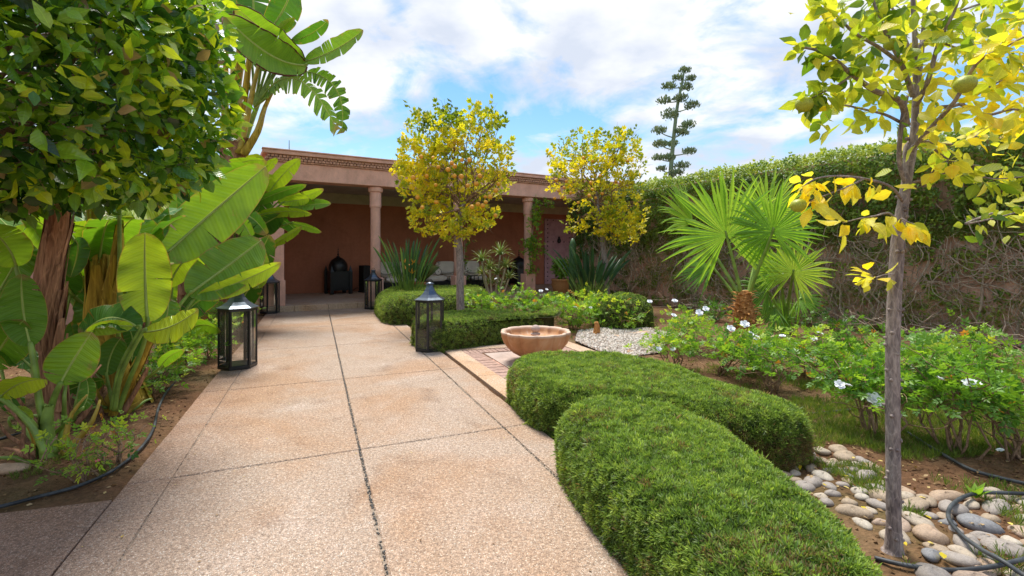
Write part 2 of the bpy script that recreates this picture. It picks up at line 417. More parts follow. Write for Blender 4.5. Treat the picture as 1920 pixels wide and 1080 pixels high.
def stone_mat():
    m = NT('river stone'); t = m.n('ObjectInfo').outputs['Random']; O = m.obj()
    c = m.ramp(t, [(0, (.36, .28, .20)), (.2, (.44, .37, .29)), (.4, (.40, .29, .205)), (.5, (.32, .28, .25)), (.7, (.46, .41, .34)), (.85, (.22, .22, .23)), (.92, (.40, .30, .23)), (1, (.36, .32, .27))], 'CONSTANT')
    n_ = m.noise(5, 7, .65, m.n('VectorMath', {0: O, 1: m.n('CombineXYZ', {0: t, 1: t}).outputs[0]}, operation='ADD').outputs[0], 1.2)
    c = m.mix(.65, c, m.mix(1, c, m.ramp(n_, [(.33, (.55, .52, .50)), (.5, (1, 1, 1)), (.66, (1.35, 1.3, 1.22))]), 'MULTIPLY'))
    f = m.noise(60, 4, .6, O); c = m.mix(.25, c, m.mix(1, c, m.ramp(f, [(.35, .55), (.65, 1.3)]), 'MULTIPLY'))
    return m.done(m.bsdf(c, .62, m.bump(m.math('ADD', f, n_), .3, .006), spec=.35))
M['stone'] = stone_mat()
def gravel_mat():
    m = NT('white gravel'); c = m.ramp(m.attr('tint'), [(0, (.30, .25, .20)), (.25, (.52, .47, .41)), (.6, (.70, .66, .60)), (1, (.58, .47, .38))])
    return m.done(m.bsdf(c, .75, spec=.3))
M['gravel'] = gravel_mat()
def glass_mat():
    m = NT('lantern glass'); n_ = m.noise(4, 5, .6, m.obj())
    g = m.n('BsdfGlossy', {0: (.9, .93, .95, 1), 1: .06}).outputs[0]; t = m.n('BsdfTransparent', {0: (.97, .97, .95, 1)}).outputs[0]
    d = m.n('BsdfDiffuse', {0: (.50, .48, .42, 1)}).outputs[0]
    fr = m.n('Fresnel', {0: 1.5}).outputs[0]
    a = m.n('MixShader', {0: m.math('MULTIPLY', fr, 1.1), 1: t, 2: g}).outputs[0]
    return m.done(m.n('MixShader', {0: m.ramp(n_, [(.35, .02), (.7, .10)]), 1: a, 2: d}).outputs[0])
M['glass'] = glass_mat()
def basin_mat():
    m = NT('honey sandstone'); P = m.obj(); n_ = m.noise(4, 8, .62, P, 1.0)
    mp = m.n('Mapping', {0: P}); mp.inputs['Scale'].default_value = (9, 9, 1.2); s_ = m.noise(1, 6, .7, mp.outputs[0], .6)
    z = m.n('SeparateXYZ', {0: P}).outputs[2]
    c = m.ramp(n_, [(.3, (.33, .15, .06)), (.5, (.45, .22, .10)), (.7, (.53, .31, .17))])
    c = m.mix(m.ramp(s_, [(.62, 0.0), (.78, .6)]), c, (.66, .55, .46))
    c = m.mix(m.n('MapRange', {0: z, 1: .315, 2: .345, 3: 0.0, 4: .75}).outputs[0], c, (.66, .52, .42))
    return m.done(m.bsdf(c, .6, m.bump(n_, .25, .01), spec=.3))
M['basin'] = basin_mat()
def hose_mat():
    m = NT('black rubber hose'); n_ = m.noise(9, 6, .7, m.pos())
    return m.done(m.bsdf(m.ramp(n_, [(.4, (.018, .021, .026)), (.62, (.07, .078, .085)), (.75, (.17, .15, .13))]), .55, m.bump(n_, .2, .004)))
M['hose'] = hose_mat()
def door_mat():
    m = NT('faded mauve door paint'); n_ = m.noise(6, 7, .65, m.obj())
    return m.done(m.bsdf(m.ramp(n_, [(.3, (.42, .25, .29)), (.6, (.58, .38, .43)), (.8, (.64, .46, .50))]), .8, m.bump(n_, .3, .01), spec=.2))
M['door'] = door_mat()

# foliage
M['ficus'] = leaf_mat('glossy ficus leaves', [(0, (.022, .075, .014)), (.40, (.075, .205, .022)), (.68, (.22, .42, .03)), (.93, (.50, .62, .03)), (.97, (.33, .24, .10)), (1, (.36, .26, .16))], .22, .33, .65, vein=True)
M['citrus'] = leaf_mat('yellowing citrus leaves', [(0, (.10, .20, .02)), (.2, (.22, .34, .03)), (.42, (.44, .52, .05)), (.7, (.70, .68, .08)), (1, (.84, .66, .03))], .42, .50, .4, 1.25, .35, vein=True)
M['orangeleaf'] = leaf_mat('orange tree leaves', [(0, (.12, .20, .02)), (.3, (.34, .43, .03)), (.6, (.66, .62, .035)), (1, (.82, .66, .04))], .42, .45, .4, 1.25)
def hedge_mat():
    m = NT('fine hedge needles'); c = m.ramp(m.attr('tint'), [(0, (.045, .095, .016)), (.4, (.165, .30, .05)), (.75, (.33, .50, .09)), (.905, (.40, .55, .11)), (.92, (.30, .42, .22)), (.95, (.28, .22, .09)), (1, (.24, .17, .08))])
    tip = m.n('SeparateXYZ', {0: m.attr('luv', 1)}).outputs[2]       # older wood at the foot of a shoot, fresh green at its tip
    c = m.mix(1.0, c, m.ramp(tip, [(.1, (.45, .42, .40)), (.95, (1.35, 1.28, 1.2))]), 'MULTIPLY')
    tr = m.n('BsdfTranslucent', {0: m.mix(1.0, c, (1.4, 1.35, .7), 'MULTIPLY')})
    return m.done(m.n('MixShader', {0: .38, 1: m.bsdf(c, .5, spec=.35), 2: tr}).outputs[0])
M['hedge'] = hedge_mat()
M['hedgecore'] = plain('inner hedge twigs', (.055, .055, .022), .95, var=.5, sc=40, bstr=.9, spec=.1)
M['rose'] = leaf_mat('rose leaves', [(0, (.05, .14, .02)), (.4, (.13, .29, .035)), (.75, (.28, .46, .045)), (.93, (.48, .56, .05)), (1, (.42, .20, .04))], .4, .42, .4)
M['ivy'] = leaf_mat('creeper leaves', [(0, (.05, .10, .03)), (.4, (.12, .215, .045)), (.75, (.25, .36, .06)), (1, (.42, .50, .08))], .45, .30, .4)
M['grass'] = leaf_mat('grass blades', [(0, (.07, .12, .02)), (.5, (.14, .22, .03)), (.85, (.24, .28, .07)), (1, (.40, .33, .15))], .6, .35, .3)
M['strel'] = leaf_mat('blue green strap leaves', [(0, (.030, .085, .035)), (.6, (.06, .14, .055)), (1, (.13, .22, .05))], .4, .2, .5)
M['aloe'] = leaf_mat('aloe leaves', [(0, (.10, .17, .05)), (.6, (.22, .29, .08)), (1, (.38, .33, .11))], .5, .15, .4)
M['agave'] = leaf_mat('agave pods', [(0, (.10, .17, .09)), (1, (.28, .38, .22))], .6, .1, .3)
M['litter'] = leaf_mat('dry leaf litter', [(0, (.13, .07, .035)), (.5, (.30, .19, .09)), (.85, (.46, .34, .19)), (1, (.62, .50, .12))], .8, .15, .2)
M['bark'] = bark_mat('grey citrus bark', (.13, .10, .105), (.40, .33, .29), 22, .3, .8)
M['barkbrown'] = bark_mat('brown bark', (.16, .09, .05), (.36, .24, .16), 30, .4)
M['twig'] = plain('green brown twigs', (.20, .17, .05), .8, var=.35, sc=20)
M['vinestem'] = plain('dry creeper stems', (.42, .33, .24), .9, var=.4, sc=12)
M['fibre'] = bark_mat('shaggy brown leaf sheath', (.12, .045, .022), (.50, .27, .16), 14, .12, .8)
M['sheath'] = bark_mat('yellow brown leaf sheath', (.20, .11, .015), (.52, .36, .05), 9, .08, .5)
M['palmbark'] = bark_mat('orange palm boots', (.20, .075, .02), (.62, .30, .10), 20, .3)
def banana_mat(name, stops, rough=.38, trans=.42):
    m = NT(name); luv = m.n('SeparateXYZ', {0: m.attr('luv', 1)}); u, v = luv.outputs[0], luv.outputs[1]
    av = m.math('ABSOLUTE', v); c = m.ramp(m.attr('tint'), stops)
    wv = m.math('SINE', m.math('MULTIPLY', m.math('ADD', u, m.math('MULTIPLY', av, .09)), 210.0))
    wv2 = m.math('SINE', m.math('MULTIPLY', m.math('ADD', u, m.math('MULTIPLY', av, .09)), 71.0))
    c = m.mix(.30, c, m.mix(1, c, m.ramp(m.math('MULTIPLY_ADD', m.math('ADD', wv, wv2), .25, .5), [(0, .62), (1, 1.25)]), 'MULTIPLY'))
    n_ = m.noise(5, 6, .6, m.pos()); c = m.mix(.45, c, m.mix(1, c, m.ramp(n_, [(.3, (.66, .76, .8)), (.7, (1.3, 1.15, 1.0))]), 'MULTIPLY'))
    c = m.mix(m.ramp(av, [(.035, .8), (.075, 0.0)]), c, (.42, .50, .14))
    eg = m.math('ADD', av, m.math('MULTIPLY', m.noise(14, 4, .6, m.pos()), .05))
    c = m.mix(m.ramp(eg, [(.985, 0.0), (1.02, .8)]), c, (.36, .25, .06))
    br_ = m.math('ADD', m.noise(9, 6, .7, m.pos()), m.math('MULTIPLY', m.math('POWER', av, 3.0), .12))      # scorched and spotted patches
    c = m.mix(m.ramp(br_, [(.66, 0.0), (.74, .7)]), c, (.34, .22, .07))
    tp_ = m.math('MULTIPLY_ADD', m.noise(6, 5, .7, m.pos()), .25, u); c = m.mix(m.ramp(tp_, [(1.06, 0.0), (1.10, .85)]) if False else m.n('MapRange', {0: tp_, 1: 1.05, 2: 1.11, 3: 0.0, 4: .85}).outputs[0], c, (.30, .20, .09))
    p = m.bsdf(c, rough, m.bump(wv2, .35, .004, m.bump(wv, .4, .002)), spec=.45)
    tr = m.n('BsdfTranslucent', {0: m.mix(1.0, c, (1.5, 1.4, .5), 'MULTIPLY')}).outputs[0]
    return m.done(m.n('MixShader', {0: trans, 1: p, 2: tr}).outputs[0])
BST = [(0, (.03, .10, .015)), (.35, (.075, .21, .025)), (.65, (.19, .37, .03)), (.9, (.38, .54, .035)), (1, (.52, .56, .05))]
M['banana'] = banana_mat('bird of paradise leaf', BST)
M['midrib'] = plain('leaf midrib', (.33, .42, .09), .5, var=.15, sc=12)
M['stalk'] = plain('leaf stalk', (.20, .31, .05), .45, var=.45, sc=7)
M['stalky'] = plain('ripe leaf stalk', (.42, .30, .04), .5, var=.4, sc=7)
M['palm'] = leaf_mat('fan palm leaf', [(0, (.06, .17, .02)), (.5, (.22, .42, .045)), (1, (.46, .60, .10))], .4, .38, .4)
M['margin'] = plain('scorched leaf margin', (.10, .035, .012), .9, var=.6, sc=20)

# ------------------------------------------------------------------ ground
PD = Vector((-.3714, .9285, 0)); PX = Vector((.9285, .3714, 0))     # along and across the path
def path_t(x, y): return x + .4 * y                                 # constant along the path
def inpoly(x, y, poly):
    c = False; j = len(poly) - 1
    for i in range(len(poly)):
        if (poly[i][1] > y) != (poly[j][1] > y) and x < (poly[j][0] - poly[i][0]) * (y - poly[i][1]) / (poly[j][1] - poly[i][1]) + poly[i][0]: c = not c
        j = i
    return c
def ground_z(x, y):
    t = path_t(x, y)
    z = -.035 + .012 * noise.noise(Vector((x * 2.3, y * 2.3, 0))) + .010 * noise.noise(Vector((x * 9, y * 9, 3)))
    d = max(-1.03 - t, t - 1.6)
    if d > 0: z += .02 * min(1, d / .6) * (1 + noise.noise(Vector((x, y, 8))))
    else: z = -.06
    return z
def grid_axis(a, b, step, far):
    c = list(np.arange(a, b, step)); s = step; lo = [a]; hi = [c[-1]]
    while lo[-1] > -far: s *= 1.5; lo.append(lo[-1] - s)
    s = step
    while hi[-1] < far: s *= 1.5; hi.append(hi[-1] + s)
    return sorted(set(lo[1:] + c + hi[1:]))
gx, gy = grid_axis(-5.5, 6.5, .07, 300), grid_axis(.9, 10.5, .07, 300)
gm = Mesh(); V = [(x, y, ground_z(x, y)) for y in gy for x in gx]; nx = len(gx)
gm.add(V, [(j * nx + i, j * nx + i + 1, (j + 1) * nx + i + 1, (j + 1) * nx + i) for j in range(len(gy) - 1) for i in range(nx - 1)])
ground = gm.build('ground', M['soil'], smooth=True, kind='structure')

# path: big washed concrete slabs with pebble joints
path = tag(bpy.data.objects.new('path', None), kind='structure'); COL.objects.link(path)
TS = [-1.03, -.80, .28, 1.35, 1.6]
def onpath(t, s):
    """t = distance code across, s = Y on the centre joint of the cross line"""
    # cross joints run at slope .43: Y = s + .43 (X - Xc)
    Y0 = s; X0 = .28 - .4 * s
    # solve X + .4Y = t, Y = Y0 + .43 (X - X0)
    X = (t - .4 * (Y0 - .43 * X0)) / (1 + .4 * .43)
    return X, Y0 + .43 * (X - X0)
SS = [-2.2, -.42, 1.36, 3.13, 4.89, 6.69, 8.46, 10.3, 12.4]
def step_y(x): return None
def slab(t0, t1, s0, s1, g=.0055, name='paving_slab', mat='path', zt=0.0):
    ga, gb = (.001 if t0 == -.8 else g), (.001 if t1 == -.8 else g); gc = g * .45
    m = Mesh(); q = [onpath(t0 + ga, s0 + gc), onpath(t1 - gb, s0 + gc), onpath(t1 - gb, s1 - gc), onpath(t0 + ga, s1 - gc)]
    n = 12; top = []; e = .004
    # rim with slightly worn edges
    ring = []
    for a in range(4):
        p, r_ = q[a], q[(a + 1) % 4]
        L = math.hypot(p[0] - r_[0], p[1] - r_[1]); k = max(2, int(L / .09))
        for i in range(k): ring.append((p[0] + (r_[0] - p[0]) * i / k, p[1] + (r_[1] - p[1]) * i / k))
    cx, cy = sum(p[0] for p in ring) / len(ring), sum(p[1] for p in ring) / len(ring)
    def inn(p, d, j=0):
        v = Vector((cx - p[0], cy - p[1], 0)).normalized(); o = noise.noise(Vector((p[0] * 12, p[1] * 12, 1))) * j
        return (p[0] + v.x * (d + o), p[1] + v.y * (d + o))
    K = len(ring)
    V = [(*p, -.08) for p in ring] + [(*inn(p, .0, .004), zt - .008) for p in ring] + [(*inn(p, .010, .006), zt) for p in ring]
    Fc = [(l * K + i, l * K + (i + 1) % K, (l + 1) * K + (i + 1) % K, (l + 1) * K + i) for l in (0, 1) for i in range(K)]
    Fc.append(tuple(2 * K + i for i in range(K)))
    m.add(V, Fc); return m.build(name, M[mat], path)
for a in range(4):
    for b in range(len(SS) - 1):
        s1 = SS[b + 1]
        slab(TS[a], TS[a + 1], SS[b], s1)
# paving that turns off to the left in front of the bed
m = Mesh(); q = [G(205, 936), G(0, 960), Vector((-6, 1.78, 0)), Vector((-6, -2, 0)), Vector((-.25, -2, 0))]
q[0] = Vector((-1.036 - .4 * 2.5, 2.5, 0)); q[4] = Vector((-1.036 + .8, -2, 0))
K = len(q); V = [(p.x, p.y, -.08) for p in q] + [(p.x, p.y, -.004) for p in q]
m.add(V, [(i, (i + 1) % K, K + (i + 1) % K, K + i) for i in range(K)] + [tuple(K + i for i in range(K))]); m.build('paving_slab', M['path'], path, bevel=.006)
# joint filling and its dark pebbles
m = Mesh(); q = [onpath(-1.02, -2.2), onpath(1.59, -2.2), onpath(1.59, 12.3), onpath(-1.02, 12.3)]
m.add([(x, y, -.006) for x, y in q], [(0, 1, 2, 3)]); m.build('joint_filling', M['filling'], path)
PEB = []
def pebline(p, r_, dens, w, s0, s1):
    L = math.hypot(p[0] - r_[0], p[1] - r_[1])
    for i in range(int(L * dens)):
        k = rnd.random(); PEB.append((p[0] + (r_[0] - p[0]) * k + rnd.gauss(0, w), p[1] + (r_[1] - p[1]) * k + rnd.gauss(0, w), rnd.uniform(s0, s1)))
for t, dn, s1 in ((-.8, 14, .004), (.28, 130, .0065), (1.35, 60, .0048)):
    pebline(onpath(t, -1), onpath(t, 10), dn, .0035, .003, s1)
for s in SS[2:-1]: pebline(onpath(-.78, s), onpath(1.33, s), 80, .0025, .0025, .0048)
ICO = ([(0, 0, 1), (.89, 0, .2), (.28, .85, .2), (-.72, .53, .2), (-.72, -.53, .2), (.28, -.85, .2), (0, 0, -.6)],
       [(0, 1, 2), (0, 2, 3), (0, 3, 4), (0, 4, 5), (0, 5, 1), (6, 2, 1), (6, 3, 2), (6, 4, 3), (6, 5, 4), (6, 1, 5)])
pe = np.array(PEB); n = len(pe)
m = Mesh(); m.scatter(ICO, np.stack([pe[:, 0], pe[:, 1], np.full(n, -.004)], 1), frames(np.stack([np.cos(pe[:, 0] * 99), np.sin(pe[:, 0] * 99), 0 * pe[:, 0]], 1), np.tile([0, 0, 1.], (n, 1))), np.stack([pe[:, 2], pe[:, 2] * 1.3, pe[:, 2] * .8], 1), rng.random(n))
tag(m.build('joint_pebbles', M['soilpebble'], path, smooth=True), kind='stuff')

# fountain patio: stone edging, a band of bricks, a sunk centre
patio = tag(bpy.data.objects.new('patio', None), kind='structure'); COL.objects.link(patio)
PO = Vector((-.93, 6.45, 0)); PU = Vector((.947, .32, 0)); PV = Vector((.3714, -.9285, 0)); PW_, PL_ = 1.80, 2.45
def pp(a, b, z=0.0): v = PO + PU * a + PV * b; return (v.x, v.y, z)
def pslab(a0, a1, b0, b1, z0, z1, name, mat, bev=.004, par=patio):
    m = Mesh(); m.add([pp(a0, b0, z0), pp(a1, b0, z0), pp(a1, b1, z0), pp(a0, b1, z0), pp(a0, b0, z1), pp(a1, b0, z1), pp(a1, b1, z1), pp(a0, b1, z1)],
                      [(0, 3, 2, 1), (4, 5, 6, 7), (0, 1, 5, 4), (1, 2, 6, 5), (2, 3, 7, 6), (3, 0, 4, 7)])
    return m.build(name, M[mat], par, bevel=bev)
ew, bw = .21, .20
for (a0, a1, b0, b1) in ((0, PW_, 0, ew), (0, PW_, PL_ - ew, PL_), (0, ew, ew, PL_ - ew), (PW_ - ew, PW_, ew, PL_ - ew)):
    L = max(a1 - a0, b1 - b0); k = 3
    for i in range(k):
        if a1 - a0 > b1 - b0: pslab(a0 + L * i / k + .002, a0 + L * (i + 1) / k - .002, b0, b1, -.07, .002, 'edging_stone', 'edging')
        else: pslab(a0, a1, b0 + L * i / k + .002, b0 + L * (i + 1) / k - .002, -.07, .002, 'edging_stone', 'edging')
pslab(ew, PW_ - ew, ew, PL_ - ew, -.09, -.022, 'joint_mortar', 'screed', 0)
def brick_row(a0, a1, b0, b1, along_a):
    L = (a1 - a0) if along_a else (b1 - b0); k = int(L / .062)
    for i in range(k):
        z = -.004 + rnd.uniform(-.003, .002); s = L * i / k + .004; e = L * (i + 1) / k - .004
        if along_a: pslab(a0 + s, a0 + e, b0, b1, -.05, z, 'brick', 'brick', .003)
        else: pslab(a0, a1, b0 + s, b0 + e, -.05, z, 'brick', 'brick', .003)
brick_row(ew + .004, PW_ - ew - .004, ew + .004, ew + bw, True); brick_row(ew + .004, PW_ - ew - .004, PL_ - ew - bw, PL_ - ew - .004, True)
brick_row(ew + .004, ew + bw, ew + bw + .004, PL_ - ew - bw - .004, False); brick_row(PW_ - ew - bw, PW_ - ew - .004, ew + bw + .004, PL_ - ew - bw - .004, False)
i0 = ew + bw + .03
pslab(i0, PW_ - i0, i0, PL_ - i0, -.06, -.008, 'centre_slab', 'screed')
m = Mesh()
for (a0, a1, b0, b1) in ((ew + bw, PW_ - ew - bw, ew + bw + .004, i0 - .002), (ew + bw + .004, i0 - .002, i0, PL_ - i0), (PW_ - i0 + .002, PW_ - ew - bw - .004, i0, PL_ - i0)):
    m.add([pp(a0, b0, -.019), pp(a1, b0, -.019), pp(a1, b1, -.019), pp(a0, b1, -.019)], [(0, 1, 2, 3)])
m.build('drain_channel', M['cbrick'], patio)

# white gravel bed behind the fountain
gpoly = [G(1078, 640), G(1085, 622), G(1130, 617), G(1215, 617), G(1265, 628), G(1250, 645), G(1238, 662), G(1200, 668), G(1175, 676), G(1150, 668), G(1135, 665)]
gp2 = [(p.x, p.y) for p in gpoly]
m = Mesh(); m.add([(p.x, p.y, .012) for p in gpoly], [tuple(range(len(gpoly)))]); m.build('gravel_bed', M['screed'], kind='structure')
xs = [p[0] for p in gp2]; ys = [p[1] for p in gp2]; pts = []
while len(pts) < 7000:
    x, y = rnd.uniform(min(xs), max(xs)), rnd.uniform(min(ys), max(ys))
    if inpoly(x, y, gp2): pts.append((x, y, rnd.uniform(.012, .024)))
n = len(pts); m = Mesh(); sc = rng.uniform(.009, .020, n)
m.scatter(ICO, np.array(pts), frames(rdir(n), rdir(n)), np.stack([sc, sc * 1.4, sc * .8], 1), rng.random(n))
m.build('white_gravel', M['gravel'], kind='stuff')

# ------------------------------------------------------------------ pavilion
BANG = math.atan2(.5128, .8585); BU = Vector((.8585, .5128, 0)); BN = Vector((-.5128, .8585, 0)); BO = G(607, 581)
def lx(px, d, py=None):
    k = (px - CX) / F; o = BO + BN * d
    return (k * o.y - o.x) / (BU.x - k * BU.y)
def Bw(x, y, z=0.0): v = BO + BU * x + BN * y; return Vector((v.x, v.y, z))
pav = thing('garden_pavilion', 'low pink plastered pavilion with open colonnade at the end of the path', 'pavilion', BO, BANG)
zT, zB, zC, zTop, dep = .12, 2.83, 3.0, 3.42, 3.5
cd = .27
c1, c2, c4 = lx(519, cd), lx(704, cd), lx(990, cd); c3 = (c2 + c4) / 2
xe = lx(1071, dep) + .45; xp = lx(1112, cd)
print('columns', c1, c2, c3, c4, xe)
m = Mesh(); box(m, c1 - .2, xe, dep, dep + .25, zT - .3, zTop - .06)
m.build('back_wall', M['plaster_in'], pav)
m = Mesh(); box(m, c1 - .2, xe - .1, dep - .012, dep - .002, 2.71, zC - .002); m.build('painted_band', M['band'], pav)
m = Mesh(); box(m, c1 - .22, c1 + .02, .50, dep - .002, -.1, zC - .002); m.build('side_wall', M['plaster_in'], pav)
m = Mesh(); box(m, lx(1080, cd), xp + .1, .10, .45, -.1, zB - .002); m.build('end_pier', M['plaster'], pav, bevel=.015)
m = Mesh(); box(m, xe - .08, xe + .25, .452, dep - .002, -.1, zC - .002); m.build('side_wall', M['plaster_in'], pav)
m = Mesh(); box(m, c1 - 4.2, c1 - .19, .14, .42, -.2, 2.3); m.build('wing_wall', M['plaster'], pav, bevel=.015)
m = Mesh(); box(m, c1 - .22, xe + .4, .06, .48, zB, 3.20); m.build('beam', M['plaster'], pav, bevel=.012)
m = Mesh(); box(m, c1 - .2, xe + .3, .482, dep - .002, zC, zC + .1); m.build('ceiling', M['ceiling'], pav)
m = Mesh(); box(m, c1 - .2, xe + .3, .482, dep - .002, zC + .102, zTop - .06); m.build('roof_slab', M['plaster'], pav)
# cornice: three courses, the middle one of small bricks set on edge
x0, x1 = c1 - .28, xe + .35
m = Mesh(); box(m, x0 + .03, x1, .02, .46, 3.202, 3.235); m.build('cornice_course', M['cbrick'], pav, bevel=.004)
m = Mesh(); k = int((x1 - x0) / .075)
for row in range(2):
    for i in range(k):
        xa = x0 + .03 + (x1 - x0 - .03) * i / k + (.03 if row else 0)
        box(m, xa + .006, xa + .069 + rnd.uniform(-.005, .003), -.015 - .02 * row - rnd.uniform(0, .008), .3, 3.239 + row * .052, 3.284 + row * .052, rnd.random())
tag(m.build('cornice_bricks', M['cbrick'], pav), kind='stuff')
m = Mesh(); box(m, x0 - .02, x1, -.10, dep + .2, 3.345, zTop); m.build('cornice_slab', M['plaster'], pav, bevel=.01)
m = Mesh(); box(m, x0 - .03, x1, -.125, .05, zTop + .002, zTop + .03); m.build('coping', M['plaster'], pav, bevel=.008)
# columns
for cxx in (c1, c2, c3, c4):
    m = Mesh(); r = .118
    if cxx == c1: box(m, cxx - .17, cxx + .13, cd - .15, cd + .17, .64, zB - .003)
    else: lathe(m, [(r * 1.03, .66), (r, .9), (r * .97, 1.6), (r * .96, 2.32), (r * 1.02, 2.34)], 28, (cxx, cd), cap=True)
    sh = m.build('column', M['plaster'], pav, smooth=(cxx != c1), bevel=.015 if cxx == c1 else 0)
    if cxx != c1:
        m = Mesh(); lathe(m, [(r * 1.0, 2.335), (r * 1.13, 2.345), (r * 1.15, 2.37), (r * 1.14, 2.68), (r * 1.12, 2.70)], 28, (cxx, cd), cap=True); m.build('collar', M['plaster'], sh, smooth=True)
        m = Mesh(); lathe(m, [(r * 1.12, 2.695), (r * 1.42, 2.71), (r * 1.47, 2.73), (r * 1.47, 2.79), (r * 1.40, 2.826)], 28, (cxx, cd), cap=True); m.build('capital', M['plaster'], sh, smooth=True)
    m = Mesh(); w = .155; dxx = -.02 if cxx == c1 else 0
    box(m, cxx - w + dxx, cxx + w, cd - w, cd + w, zT, .67); m.build('plinth', M['plaster'], sh, bevel=.012)
# terrace and its edge stones
m = Mesh(); box(m, c1 - .15, xe + .3, .19, dep - .003, -.2, zT - .002); m.build('terrace_floor', M['terrace'], pav)
x = c1 - .3
while x < xe:
    L = rnd.uniform(.55, .72); m = Mesh(); box(m, x + .004, min(x + L, xe + .2) - .004, .0 + rnd.uniform(0, .006), .185, -.1, zT + .003 + rnd.uniform(-.002, .002)); m.build('step_stone', M['edging'], pav, bevel=.008); x += L
# door in the back wall
da, db = lx(1020, dep), lx(1071, dep)
m = Mesh(); box(m, da, db, dep - .05, dep - .004, zT + .002, 2.53); door = m.build('door', M['door'], pav, bevel=.006)
m = Mesh(); nc = 5
for j in range(15):
    z = zT + .12 + j * .16
    for i in range(nc):
        if i in (0, nc - 1) or j in (0, 4, 9, 14):
            lathe(m, [(.026, 0), (.022, .012), (.01, .02), (0.001, .023)], 8, (0, 0), cap=False)
            v = m.v[-1]; xx = da + .13 + (db - da - .26) * i / (nc - 1); nv = np.stack([v[:, 0] + xx, dep - .05 - v[:, 2], v[:, 1] + z], 1); m.v[-1] = nv.astype(np.float32)
tag(m.build('studs', M['iron'], door, smooth=True), kind='stuff')
m = Mesh(); xm = (da + db) / 2
lathe(m, [(.0, .0), (.05, .02), (.075, .08), (.06, .16), (.03, .2), (.045, .24), (0.0, .27)], 12, (xm, dep - .085)); m.v[-1][:, 2] += 1.62
m.build('door_knocker', M['iron'], door, smooth=True)

# thin mast on the roof, and the tip of a palm beyond the roof edge
p = Bw(c1 + .35, 1.2, zTop); m = Mesh(); tube(m, [p, p + Vector((0, 0, .5))], [.012, .006], 6)
q = m.build('roof_mast', M['iron'])
tag(q, 'thin metal mast standing on the left end of the pavilion roof', 'mast')

# ------------------------------------------------------------------ garden wall on the right
WA = G(1095, 475 + .1147 * (1095 - 410)); WB0 = G(1920, 475 + .1147 * (1920 - 410)); WDv = (WB0 - WA).normalized(); WNv = Vector((-WDv.y, WDv.x, 0))
if WNv.dot(-WA) < 0: WNv = -WNv
WL = (WB0 - WA).length + 6.0; WH = 2.78
wobj = thing('garden_wall', 'high ochre garden wall under a creeper on the right', 'wall', (WA.x, WA.y, 0), math.atan2(WDv.y, WDv.x))
NW = 1 if (Matrix.Rotation(math.atan2(WDv.y, WDv.x), 3, 'Z') @ Vector((0, 1, 0))).dot(WNv) > 0 else -1
m = Mesh(); nxw, nzw = int(WL / .12), 24; V = []
for j in range(nzw + 1):
    for i in range(nxw + 1):
        x, z = WL * i / nxw, -.2 + (WH + .2) * j / nzw
        V.append((x, NW * (.02 * noise.noise(Vector((x * 1.3, z * 1.3, 0))) + .006 * noise.noise(Vector((x * 7, z * 7, 4)))), z))
m.add(V, [(j * (nxw + 1) + i, j * (nxw + 1) + i + 1, (j + 1) * (nxw + 1) + i + 1, (j + 1) * (nxw + 1) + i) for j in range(nzw) for i in range(nxw)])
box(m, 0, WL, -NW * .30 if NW > 0 else .03, -.03 if NW > 0 else .30, -.2, WH - .002)
m.build('wall_face', M['wall'], wobj, smooth=True)
m = Mesh(); box(m, 0, WL, min(NW * .06, -NW * .35), max(NW * .06, -NW * .35), WH, WH + .08); m.build('wall_coping', M['wall'], wobj, bevel=.01)
# wall on the left behind the bed
m = Mesh(); a = Bw(c1 - 4.2, .3); box(m, 0, 14, -.15, .15, -.2, 2.2); lw = m.build('side_garden_wall', M['wall'])
lw.location = (-7.0, .5, 0); lw.rotation_euler = (0, 0, math.atan2(PD.y, PD.x) - .12)
tag(lw, 'ochre garden wall behind the giant leaves on the left', 'wall')
